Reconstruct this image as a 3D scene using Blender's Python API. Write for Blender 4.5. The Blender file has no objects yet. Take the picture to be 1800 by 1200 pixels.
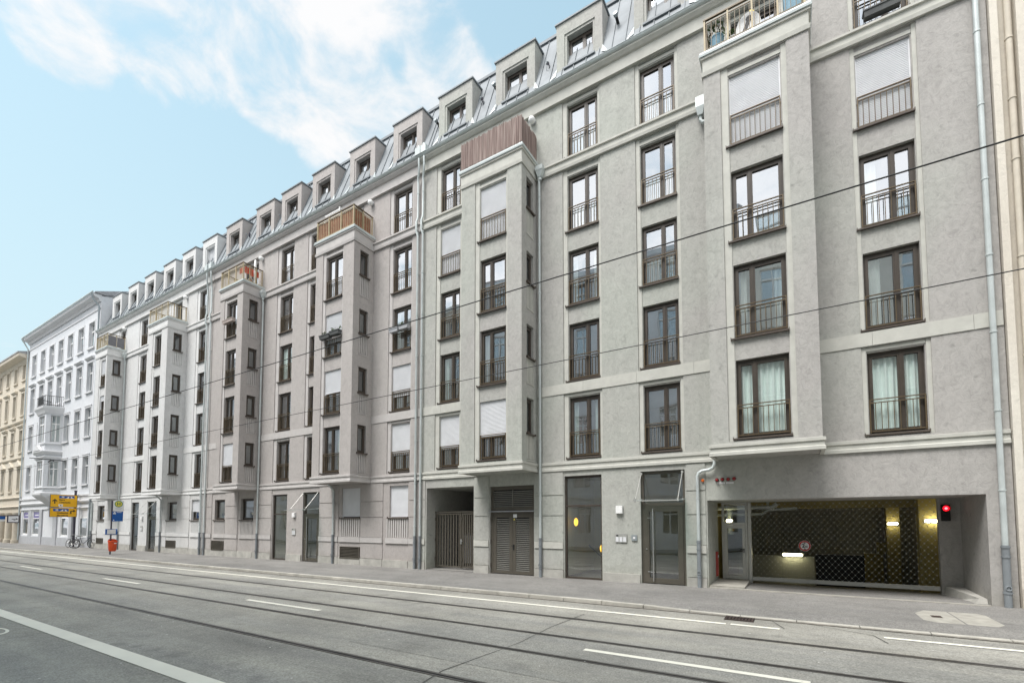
import bpy, math, random
from mathutils import Vector, Matrix
R = math.radians
random.seed(7)
SC = bpy.context.scene
COL = SC.collection

# ------------------------------------------------------------------ camera
cam_d = bpy.data.cameras.new("camera")
cam = bpy.data.objects.new("camera", cam_d)
COL.objects.link(cam)
SC.camera = cam
YAW, TILT = R(31.24), R(3.03)
fw = Vector((-math.sin(YAW) * math.cos(TILT), math.cos(YAW) * math.cos(TILT), math.sin(TILT)))
rt = Vector((math.cos(YAW), math.sin(YAW), 0))
up = rt.cross(fw)
M = Matrix((rt, up, -fw)).transposed().to_4x4()
M.translation = Vector((0, -14.2, 1.8))
cam.matrix_world = M
cam_d.sensor_width = 36.0
cam_d.lens = 36.0 * 816 / 1800
cam_d.shift_y = (874.76 - 600) / 1800
cam_d.clip_start, cam_d.clip_end = 0.05, 3000

# ------------------------------------------------------------------ exposure and light
SC.view_settings.view_transform = 'Standard'
SC.view_settings.look = 'None'
SC.view_settings.gamma = 1.0
SC.view_settings.exposure = 1.33
SC.cycles.use_denoising = True
SC.cycles.max_bounces = 8
SC.cycles.transparent_max_bounces = 12
SC.cycles.caustics_reflective = False
SC.cycles.caustics_refractive = False

SUN_EL, SUN_AZ = R(61), R(200)            # azimuth from +Y clockwise: high and behind the camera
sun_d = bpy.data.lights.new("sun", 'SUN')
sun_d.energy = 1.7
sun_d.angle = R(26)
sun_d.color = (1.0, 0.975, 0.945)
sun = bpy.data.objects.new("sun", sun_d)
COL.objects.link(sun)
sdir = Vector((math.sin(SUN_AZ) * math.cos(SUN_EL), math.cos(SUN_AZ) * math.cos(SUN_EL), math.sin(SUN_EL)))
sun.rotation_euler = sdir.to_track_quat('Z', 'Y').to_euler()

W = bpy.data.worlds.new("World")
SC.world = W
W.use_nodes = True
nt = W.node_tree
nt.nodes.clear()


class N:
    """small wrapper for building node graphs"""
    def __init__(s, t): s.t = t
    def __call__(s, typ, ins=None, **kw):
        n = s.t.nodes.new(typ)
        for k, v in kw.items(): setattr(n, k, v)
        for k, v in (ins or {}).items():
            if isinstance(v, bpy.types.NodeSocket): s.t.links.new(v, n.inputs[k])
            else: n.inputs[k].default_value = v
        return n
    def math(s, op, a, b=0.0, clamp=False):
        n = s('ShaderNodeMath', {0: a, 1: b}, operation=op); n.use_clamp = clamp
        return n.outputs[0]
    def ramp(s, fac, stops, interp='LINEAR'):
        n = s('ShaderNodeValToRGB', {0: fac}); cr = n.color_ramp; cr.interpolation = interp
        while len(cr.elements) < len(stops): cr.elements.new(0.5)
        for e, (p, c) in zip(cr.elements, stops):
            e.position = p; e.color = (c, c, c, 1) if isinstance(c, (int, float)) else (*c, 1)
        return n.outputs[0]
    def mix(s, fac, a, b, mode='MIX'):
        n = s('ShaderNodeMix', data_type='RGBA', blend_type=mode)
        for k, v in ((0, fac), (6, a), (7, b)):
            if isinstance(v, bpy.types.NodeSocket): s.t.links.new(v, n.inputs[k])
            else: n.inputs[k].default_value = (*v, 1) if isinstance(v, tuple) and len(v) == 3 else v
        return n.outputs[2]


w = N(nt)
tc = w('ShaderNodeTexCoord')
dirn = tc.outputs['Generated']
sky = w('ShaderNodeTexSky', sky_type='NISHITA', sun_disc=False)
sky.sun_elevation = SUN_EL
sky.sun_rotation = SUN_AZ
sky.air_density, sky.dust_density, sky.ozone_density = 1.0, 1.6, 1.6
sep = w('ShaderNodeSeparateXYZ', {0: dirn})
dx, dy, dz = sep.outputs
# cloud deck: direction projected on a high plane, broken up by noise
den = w.math('MAXIMUM', w.math('ADD', dz, 0.18), 0.05)
cv = w('ShaderNodeCombineXYZ', {0: w.math('DIVIDE', dx, den), 1: w.math('DIVIDE', dy, den), 2: 0.0}).outputs[0]
n1 = w('ShaderNodeTexNoise', {'Vector': cv, 'Scale': 7.5, 'Detail': 8.0, 'Roughness': 0.58, 'Distortion': 0.35}).outputs[0]
n2 = w('ShaderNodeTexNoise', {'Vector': cv, 'Scale': 3.0, 'Detail': 3.0, 'Roughness': 0.5}).outputs[0]
# where the banks of cloud stand in this sky (world directions, angular radius, weight)
banks = [((-0.685, 0.281, 0.673), 7, .36), ((-0.629, 0.358, 0.69), 6.5, .44), ((-0.598, 0.40, 0.694), 4.5, .34), ((-0.56, 0.37, 0.74), 8, .42),
         ((-0.474, 0.461, 0.75), 7.5, .42), ((-0.415, 0.562, 0.715), 5, .38), ((-0.577, 0.466, 0.671), 5, .40), ((-0.45, 0.55, 0.70), 4.5, .3),
         ((-0.659, 0.386, 0.646), 4, .36), ((-0.563, 0.526, 0.638), 6.5, .48), ((-0.62, 0.455, 0.635), 4.5, .34),
         ((-0.732, 0.205, 0.65), 8, .40), ((-0.776, 0.181, 0.604), 3.6, .34), ((-0.779, 0.12, 0.615), 5, .2),
         ((-0.52, 0.60, 0.61), 6, .40), ((-0.84, 0.30, 0.42), 16, -.2), ((-0.535, 0.475, 0.70), 3.6, -.34), ((-0.60, 0.44, 0.668), 2.2, -.12), ((-0.357, 0.556, 0.751), 5, -.2)]
bias = None
for c, ang, wt in banks:
    v = Vector(c).normalized()
    dot = w('ShaderNodeVectorMath', {0: dirn, 1: tuple(v)}, operation='DOT_PRODUCT').outputs['Value']
    mr = w('ShaderNodeMapRange', {'Value': dot, 'From Min': math.cos(R(ang)), 'From Max': 1.0, 'To Min': 0.0, 'To Max': wt},
           interpolation_type='SMOOTHSTEP').outputs[0]
    bias = mr if bias is None else w.math('ADD', bias, mr)
bias = w.math('MINIMUM', bias, 0.40)
# overcast on the side of the sky away from the houses, bright round the hidden sun
back = w('ShaderNodeMapRange', {'Value': dy, 'From Min': 0.12, 'From Max': -0.35, 'To Min': 0.0, 'To Max': 0.5},
         interpolation_type='SMOOTHSTEP').outputs[0]
right = w('ShaderNodeMapRange', {'Value': dx, 'From Min': -0.2, 'From Max': 0.3, 'To Min': 0.0, 'To Max': 0.28},
          interpolation_type='SMOOTHSTEP').outputs[0]
dens = w.math('ADD', w.math('ADD', w.math('ADD', w.math('MULTIPLY', n1, 1.35), w.math('MULTIPLY', n2, 0.30)), bias), w.math('ADD', back, right))
mask = w('ShaderNodeMapRange', {'Value': dens, 'From Min': 0.97, 'From Max': 1.40, 'To Min': 0.0, 'To Max': 0.94},
         interpolation_type='SMOOTHSTEP').outputs[0]
haze = w('ShaderNodeMapRange', {'Value': dz, 'From Min': 0.85, 'From Max': 0.05, 'To Min': 0.34, 'To Max': 1.0}).outputs[0]
skyc = w('ShaderNodeHueSaturation', {'Hue': 0.462, 'Saturation': 0.95, 'Value': 1.0, 'Color': sky.outputs[0]}).outputs[0]
bg_sky = w('ShaderNodeBackground', {'Color': skyc, 'Strength': 0.12})
bg_haze = w('ShaderNodeBackground', {'Color': (0.74, 0.91, 0.955, 1), 'Strength': 0.36})
glow = w('ShaderNodeMapRange', {'Value': dy, 'From Min': 0.2, 'From Max': -0.5, 'To Min': 0.41, 'To Max': 0.80}, interpolation_type='SMOOTHSTEP').outputs[0]
bg_cloud = w('ShaderNodeBackground', {'Color': w.ramp(n1, [(0.3, (0.84, 0.87, 0.90)), (0.62, (0.98, 0.97, 0.97))]), 'Strength': glow})
m0 = w('ShaderNodeMixShader', {0: haze, 1: bg_sky.outputs[0], 2: bg_haze.outputs[0]})
m1 = w('ShaderNodeMixShader', {0: mask, 1: m0.outputs[0], 2: bg_cloud.outputs[0]})
wo = w('ShaderNodeOutputWorld', {'Surface': m1.outputs[0]})


# ------------------------------------------------------------------ materials
MATS = {}


def base_mat(name):
    m = bpy.data.materials.new(name); m.use_nodes = True
    m.node_tree.nodes.clear()
    return m, N(m.node_tree)


def finish(m, g, shader):
    g('ShaderNodeOutputMaterial', {'Surface': shader})
    MATS[m.name] = m
    return m


def mat(name, col, rough=0.6, metal=0.0, var=0.12, scale=6.0, bump=0.0, spec=0.4, speck=0.0):
    """plain material whose colour wanders a little with noise"""
    m, g = base_mat(name)
    co = g('ShaderNodeTexCoord').outputs['Object']
    ns = g('ShaderNodeTexNoise', {'Vector': co, 'Scale': scale, 'Detail': 5.0, 'Roughness': 0.6}).outputs[0]
    dark = tuple(c * (1 - var) for c in col); lite = tuple(min(1, c * (1 + var)) for c in col)
    c = g.ramp(ns, [(0.3, dark), (0.7, lite)])
    if speck:
        s2 = g('ShaderNodeTexNoise', {'Vector': co, 'Scale': scale * 9, 'Detail': 2.0}).outputs[0]
        c = g.mix(g.ramp(s2, [(0.66, 0.0), (0.74, speck)]), c, tuple(x * 0.3 for x in col))
    ins = {'Base Color': c, 'Roughness': rough, 'Metallic': metal, 'Specular IOR Level': spec}
    if bump:
        ins['Normal'] = g('ShaderNodeBump', {'Height': ns, 'Strength': bump, 'Distance': 0.02}).outputs[0]
    p = g('ShaderNodeBsdfPrincipled', ins)
    return finish(m, g, p.outputs[0])


def plaster(name, col, warm, amount=0.16, dirt=0.25, xs=None):
    """trowelled mineral render: blotches of two tints, fine grain, faint soot"""
    m, g = base_mat(name)
    co = g('ShaderNodeTexCoord').outputs['Object']
    mp = g('ShaderNodeMapping', {'Vector': co, 'Scale': (1.0, 1.0, 0.8)}).outputs[0]
    big = g('ShaderNodeTexNoise', {'Vector': mp, 'Scale': 0.22, 'Detail': 3.0, 'Roughness': 0.5, 'Distortion': 0.3}).outputs[0]
    mid = g('ShaderNodeTexNoise', {'Vector': mp, 'Scale': 2.9, 'Detail': 7.0, 'Roughness': 0.7, 'Distortion': 0.8}).outputs[0]
    fine = g('ShaderNodeTexNoise', {'Vector': mp, 'Scale': 7.0, 'Detail': 7.0, 'Roughness': 0.74, 'Distortion': 1.4}).outputs[0]
    mk = big
    if xs:                                                 # the render was mixed warmer towards one end of the wall
        xl = g('ShaderNodeSeparateXYZ', {0: co}).outputs[0]
        mk = g.math('ADD', big, g('ShaderNodeMapRange', {'Value': xl, 'From Min': xs[0], 'From Max': xs[1], 'To Min': -0.05, 'To Max': 0.22}).outputs[0])
    c = g.mix(g.ramp(mk, [(0.38, 0.0), (0.62, 1.0)]), col, warm)
    f = g.ramp(mid, [(0.28, 1 - amount * .7), (0.5, 1.0), (0.75, 1 + amount * .45)])
    c = g.mix(1.0, c, f, 'MULTIPLY')
    f2 = g.ramp(fine, [(0.28, 1 - amount * 1.35), (0.5, 1.0), (0.72, 1 + amount * .75)])
    c = g.mix(1.0, c, f2, 'MULTIPLY')
    # faint vertical rain streaks
    rs = g('ShaderNodeMapping', {'Vector': co, 'Scale': (3.2, 3.2, 0.10)}).outputs[0]
    rain = g('ShaderNodeTexNoise', {'Vector': rs, 'Scale': 1.0, 'Detail': 5.0, 'Roughness': 0.7}).outputs[0]
    c = g.mix(1.0, c, g.ramp(rain, [(0.30, 0.94), (0.47, 1.0), (0.75, 1.015)]), 'MULTIPLY')
    # hairline cracks where two noise fields cross
    ck = g.math('ABSOLUTE', g.math('SUBTRACT', g('ShaderNodeTexNoise', {'Vector': co, 'Scale': 0.55, 'Detail': 5.0, 'Roughness': 0.62}).outputs[0], 0.5))
    ckm = g.ramp(ck, [(0.0, 0.22), (0.0035, 0.0)])
    c = g.mix(g.math('MULTIPLY', ckm, g.ramp(big, [(0.5, 0.0), (0.6, 1.0)])), c, tuple(x * 0.5 for x in col))
    spots = g('ShaderNodeTexNoise', {'Vector': co, 'Scale': 5.0, 'Detail': 2.0, 'Roughness': 0.4}).outputs[0]
    c = g.mix(g.ramp(spots, [(0.69, 0.0), (0.78, dirt)]), c, tuple(x * 0.45 for x in col))
    # rain-washed foot of the wall
    zz = g('ShaderNodeSeparateXYZ', {0: co}).outputs[2]
    foot = g('ShaderNodeMapRange', {'Value': g.math('ADD', zz, g.math('MULTIPLY', mid, 0.9)), 'From Min': 1.0, 'From Max': 0.25, 'To Min': 0.0, 'To Max': 0.45}).outputs[0]
    c = g.mix(foot, c, (col[0] * .62, col[1] * .58, col[2] * .5))
    h = g.math('ADD', g.math('MULTIPLY', mid, 0.6), g.math('MULTIPLY', fine, 0.5))
    nrm = g('ShaderNodeBump', {'Height': h, 'Strength': 0.6, 'Distance': 0.03}).outputs[0]
    p = g('ShaderNodeBsdfPrincipled', {'Base Color': c, 'Roughness': 0.93, 'Normal': nrm, 'Specular IOR Level': 0.2})
    return finish(m, g, p.outputs[0])


def glass(name, tint, refl, dust=0.04):
    m, g = base_mat(name)
    co = g('ShaderNodeTexCoord').outputs['Object']
    oi = g('ShaderNodeObjectInfo').outputs['Random']
    wv = g('ShaderNodeTexNoise', {'Vector': g('ShaderNodeVectorMath', {0: co, 1: g('ShaderNodeCombineXYZ', {0: g.math('MULTIPLY', oi, 30.0)}).outputs[0]}, operation='ADD').outputs[0],
                                  'Scale': 0.9, 'Detail': 1.0}).outputs[0]
    nb = g('ShaderNodeBump', {'Height': wv, 'Strength': 0.10, 'Distance': 0.05}).outputs[0]
    tr = g('ShaderNodeBsdfTransparent', {'Color': (*tint, 1)})
    gl = g('ShaderNodeBsdfGlossy', {'Color': (0.93, 0.96, 1.0, 1), 'Roughness': 0.01, 'Normal': nb})
    df = g('ShaderNodeBsdfDiffuse', {'Color': (0.5, 0.52, 0.5, 1)})
    fr = g.math('MULTIPLY', g.math('POWER', g('ShaderNodeLayerWeight', {'Blend': 0.5}).outputs['Facing'], 3.5), 0.85)
    fac = g.math('ADD', g.math('MULTIPLY', fr, 1 - refl), refl, True)
    mx = g('ShaderNodeMixShader', {0: fac, 1: tr.outputs[0], 2: gl.outputs[0]})
    mx2 = g('ShaderNodeMixShader', {0: dust, 1: mx.outputs[0], 2: df.outputs[0]})
    return finish(m, g, mx2.outputs[0])


def emit(name, col, s):
    m, g = base_mat(name)
    return finish(m, g, g('ShaderNodeEmission', {'Color': (*col, 1), 'Strength': s}).outputs[0])


plaster('plaster_pale', (0.63, 0.635, 0.632), (0.595, 0.59, 0.58), 0.10, 0.2)
plaster('plaster_mauve', (0.445, 0.420, 0.402), (0.415, 0.386, 0.370), 0.12)
plaster('plaster_grey', (0.425, 0.436, 0.398), (0.415, 0.400, 0.382), 0.15, 0.4, xs=(2.5, 8.0))
plaster('plaster_white', (0.66, 0.67, 0.69), (0.62, 0.64, 0.665), 0.08, 0.15)
plaster('plaster_beige', (0.63, 0.58, 0.49), (0.59, 0.53, 0.44), 0.12, 0.25)
plaster('plaster_cream', (0.72, 0.68, 0.60), (0.66, 0.61, 0.53), 0.07, 0.2)
mat('trim_pale', (0.66, 0.66, 0.65), 0.85, var=0.06, scale=3, bump=.08)
mat('trim_mauve', (0.50, 0.478, 0.462), 0.85, var=0.08, scale=3, bump=.1)
mat('trim_grey', (0.515, 0.512, 0.468), 0.85, var=0.09, scale=3, bump=.1)
mat('trim_white', (0.64, 0.645, 0.655), 0.8, var=0.05, scale=3)
mat('trim_beige', (0.61, 0.555, 0.465), 0.85, var=0.1, scale=3)
mat('stone_base', (0.42, 0.41, 0.375), 0.9, var=0.2, scale=2.5, bump=.2, speck=.3)
mat('frame_brown', (0.062, 0.050, 0.040), 0.42, var=0.15, scale=3)
mat('sill_brown', (0.085, 0.068, 0.056), 0.4, var=0.15, scale=3)
mat('rail_bronze', (0.12, 0.088, 0.050), 0.45, 0.15, var=0.15, scale=4)
mat('terrace_rail', (0.42, 0.345, 0.215), 0.5, 0.0, var=0.1, scale=4)
mat('white_paint', (0.80, 0.80, 0.79), 0.5, var=0.05)
mat('grey_paint', (0.42, 0.43, 0.45), 0.55, var=0.08, scale=2)
mat('shutter_grey', (0.70, 0.71, 0.73), 0.55, var=0.05, scale=2)
mat('zinc', (0.215, 0.235, 0.25), 0.65, 0.05, var=0.16, scale=1.6, spec=.5)
mat('zinc_bright', (0.54, 0.585, 0.58), 0.42, 0.2, var=0.1, scale=2.5)
mat('zinc_dull', (0.30, 0.335, 0.35), 0.5, 0.3, var=0.12, scale=2.5)
mat('steel', (0.62, 0.62, 0.60), 0.28, 0.9, var=0.06)
mat('alu', (0.50, 0.50, 0.47), 0.42, 0.5, var=0.07)
mat('dark_door', (0.095, 0.085, 0.068), 0.5, var=0.12, scale=2)
mat('louvre_slat', (0.20, 0.195, 0.175), 0.5, var=0.12, scale=2)
mat('black', (0.016, 0.016, 0.017), 0.5, var=0.1)
mat('rubber', (0.025, 0.025, 0.026), 0.8, var=0.15)
mat('wire_black', (0.028, 0.027, 0.026), 0.5)
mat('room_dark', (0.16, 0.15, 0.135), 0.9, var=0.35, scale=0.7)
mat('room_olive', (0.66, 0.63, 0.46), 0.9, var=0.12, scale=0.9)
mat('garage_wall', (0.44, 0.375, 0.17), 0.85, var=0.25, scale=0.6)
mat('garage_panel', (0.40, 0.41, 0.37), 0.6, var=0.15, scale=0.9)
mat('garage_floor', (0.10, 0.095, 0.085), 0.8, var=0.25, scale=1.2)
mat('curtain', (0.88, 0.89, 0.88), 0.9, var=0.06, scale=2)
mat('curtain_mint', (0.80, 0.91, 0.88), 0.9, var=0.06, scale=2)
mat('lattice_stud', (0.50, 0.50, 0.46), 0.4, .3)
mat('lamp_globe', (0.86, 0.86, 0.85), 0.3, var=0.03)
mat('wood_slat', (0.27, 0.125, 0.07), 0.7, var=0.3, scale=5, bump=.2)
mat('mesh_grey', (0.17, 0.17, 0.18), 0.8, var=0.15, scale=9)
mat('red_cloth', (0.62, 0.10, 0.06), 0.9, var=0.15)
mat('bin_red', (0.70, 0.085, 0.022), 0.42, var=0.12, scale=3)
mat('sign_yellow', (0.86, 0.46, 0.012), 0.45, var=0.04)
mat('sign_blue', (0.012, 0.10, 0.36), 0.45, var=0.05)
mat('sign_white', (0.80, 0.80, 0.80), 0.45, var=0.04)
mat('sign_green', (0.03, 0.22, 0.09), 0.45, var=0.05)
mat('sign_red', (0.52, 0.03, 0.025), 0.45, var=0.06)
mat('sign_lemon', (0.80, 0.66, 0.10), 0.45, var=0.04)
mat('shop_violet', (0.17, 0.15, 0.34), 0.4, var=0.08)
mat('pole_dark', (0.06, 0.055, 0.075), 0.5, var=0.1)
mat('planter_blue', (0.22, 0.38, 0.48), 0.6, var=0.12)
mat('planter_dark', (0.085, 0.09, 0.09), 0.7, var=0.2)
mat('planter_clay', (0.42, 0.36, 0.33), 0.8, var=0.15)
mat('leaf', (0.06, 0.10, 0.03), 0.7, var=0.4, scale=9)
mat('leaf_dry', (0.16, 0.08, 0.045), 0.8, var=0.4, scale=9)
mat('concrete_light', (0.35, 0.335, 0.295), 0.9, var=0.2, scale=4, bump=.15, speck=.25)
mat('kerb_stone', (0.46, 0.44, 0.39), 0.85, var=0.25, scale=2.2, bump=.25, speck=.3)
mat('rail_steel', (0.17, 0.16, 0.15), 0.4, 0.6, var=0.3, scale=2)
mat('iron', (0.075, 0.055, 0.05), 0.6, 0.4, var=0.3, scale=6)
mat('tar', (0.075, 0.073, 0.068), 0.6, var=0.3)
mat('kerb_shade_strip', (0.085, 0.075, 0.062), 0.95, var=0.5, scale=3.5)  # dark tone standing in for shade along the kerb face
mat('specks', (0.72, 0.70, 0.66), 0.9, var=0.1)
mat('alarm_red', (0.30, 0.03, 0.03), 0.3, var=0.1)
mat('alarm_orange', (0.62, 0.13, 0.02), 0.3, var=0.1)
mat('extinguisher', (0.38, 0.06, 0.05), 0.45, var=0.15)
mat('roof_tile', (0.33, 0.33, 0.34), 0.7, var=0.2, scale=5)
mat('plaster_far', (0.80, 0.80, 0.82), 0.9, var=0.14, scale=0.5)
mat('plaster_far_warm', (0.80, 0.77, 0.71), 0.9, var=0.14, scale=0.5)
glass('window_glass', (0.86, 0.92, 0.90), 0.50)
glass('side_glass', (0.80, 0.86, 0.84), 0.16)
glass('clear_glass', (0.96, 0.985, 0.97), 0.16)
glass('shop_glass', (0.93, 0.97, 0.94), 0.22)
glass('canopy_glass', (0.80, 0.90, 0.88), 0.12, 0.10)
emit('lamp_warm', (1.0, 0.52, 0.05), 1.1)
emit('lamp_garage', (1.0, 0.90, 0.52), 11.0)
emit('lamp_red', (1.0, 0.004, 0.012), 1.6)
emit('lamp_red_core', (1.0, 0.16, 0.18), 1.5)
emit('lamp_shop', (1.0, 0.97, 0.9), 1.2)


def reed_mat():
    m, g = base_mat('reed')
    co = g('ShaderNodeTexCoord').outputs['Object']
    mp = g('ShaderNodeMapping', {'Vector': co, 'Scale': (38, 38, 0.9)}).outputs[0]
    ns = g('ShaderNodeTexNoise', {'Vector': mp, 'Scale': 1.0, 'Detail': 3.0}).outputs[0]
    c = g.ramp(ns, [(0.25, (0.10, 0.065, 0.055)), (0.5, (0.27, 0.20, 0.18)), (0.75, (0.46, 0.39, 0.35))])
    p = g('ShaderNodeBsdfPrincipled', {'Base Color': c, 'Roughness': 0.9})
    return finish(m, g, p.outputs[0])


def asphalt(name, col, tint, wheel=False, rough=0.82):
    m, g = base_mat(name)
    co = g('ShaderNodeTexCoord').outputs['Object']
    st = g('ShaderNodeMapping', {'Vector': co, 'Scale': (0.22, 1.6, 1.0)}).outputs[0]
    streak = g('ShaderNodeTexNoise', {'Vector': st, 'Scale': 0.8, 'Detail': 5.0, 'Roughness': 0.6}).outputs[0]
    blot = g('ShaderNodeTexNoise', {'Vector': co, 'Scale': 0.55, 'Detail': 5.0, 'Roughness': 0.6, 'Distortion': 0.4}).outputs[0]
    grain = g('ShaderNodeTexNoise', {'Vector': co, 'Scale': 38.0, 'Detail': 3.0, 'Roughness': 0.8}).outputs[0]
    agg = g('ShaderNodeTexVoronoi', {'Vector': co, 'Scale': 55.0}).outputs['Distance']
    c = g.mix(g.ramp(streak, [(0.34, 0.0), (0.64, 1.0)]), col, tint)
    c = g.mix(1.0, c, g.ramp(blot, [(0.3, 0.80), (0.5, 1.0), (0.72, 1.14)]), 'MULTIPLY')
    mid_ = g('ShaderNodeTexNoise', {'Vector': co, 'Scale': 9.0, 'Detail': 4.0, 'Roughness': 0.75}).outputs[0]
    c = g.mix(1.0, c, g.ramp(mid_, [(0.3, 0.86), (0.5, 1.0), (0.7, 1.12)]), 'MULTIPLY')
    c = g.mix(1.0, c, g.ramp(grain, [(0.3, 0.62), (0.5, 1.0), (0.7, 1.4)]), 'MULTIPLY')
    c = g.mix(g.ramp(agg, [(0.0, 0.35), (0.2, 0.0)]), c, (0.46, 0.45, 0.41))
    if wheel:                                              # dark polished wheel tracks along the lanes
        yy = g('ShaderNodeSeparateXYZ', {0: co}).outputs[1]
        wob = g('ShaderNodeTexNoise', {'Vector': st, 'Scale': 0.5, 'Detail': 2.0}).outputs[0]
        wv = g.math('SINE', g.math('MULTIPLY', g.math('ADD', yy, g.math('MULTIPLY', wob, .5)), 4.1))
        c = g.mix(1.0, c, g.ramp(g.math('ADD', g.math('MULTIPLY', wv, .5), .5), [(0.1, 0.90), (0.6, 1.03)]), 'MULTIPLY')
    stain = g('ShaderNodeTexNoise', {'Vector': co, 'Scale': 1.7, 'Detail': 3.0, 'Roughness': 0.5}).outputs[0]
    c = g.mix(g.ramp(stain, [(0.64, 0.0), (0.74, 0.35)]), c, tuple(x * .45 for x in col))
    h = g.math('ADD', grain, g.math('MULTIPLY', agg, 0.6))
    nrm = g('ShaderNodeBump', {'Height': h, 'Strength': 0.5, 'Distance': 0.008}).outputs[0]
    p = g('ShaderNodeBsdfPrincipled', {'Base Color': c, 'Roughness': rough, 'Normal': nrm, 'Specular IOR Level': 0.35})
    return finish(m, g, p.outputs[0])


def worn_paint():
    m, g = base_mat('road_paint')
    co = g('ShaderNodeTexCoord').outputs['Object']
    ns = g('ShaderNodeTexNoise', {'Vector': co, 'Scale': 22.0, 'Detail': 6.0, 'Roughness': 0.75}).outputs[0]
    bl = g('ShaderNodeTexNoise', {'Vector': co, 'Scale': 1.5, 'Detail': 3.0}).outputs[0]
    c = g.mix(g.ramp(ns, [(0.22, 0.0), (0.36, 1.0)]), (0.30, 0.295, 0.265), (0.84, 0.815, 0.71))
    c = g.mix(1.0, c, g.ramp(bl, [(0.3, 0.92), (0.7, 1.04)]), 'MULTIPLY')
    p = g('ShaderNodeBsdfPrincipled', {'Base Color': c, 'Roughness': 0.8})
    return finish(m, g, p.outputs[0])


reed_mat(); worn_paint()
asphalt('asphalt', (0.275, 0.268, 0.246), (0.36, 0.346, 0.304), wheel=True)
asphalt('sidewalk_asphalt', (0.190, 0.184, 0.175), (0.228, 0.220, 0.205), rough=0.9)
asphalt('asphalt_patch', (0.252, 0.250, 0.234), (0.33, 0.318, 0.282))


# ------------------------------------------------------------------ mesh helpers
ORG = {}            # world offset of every parent object


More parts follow.
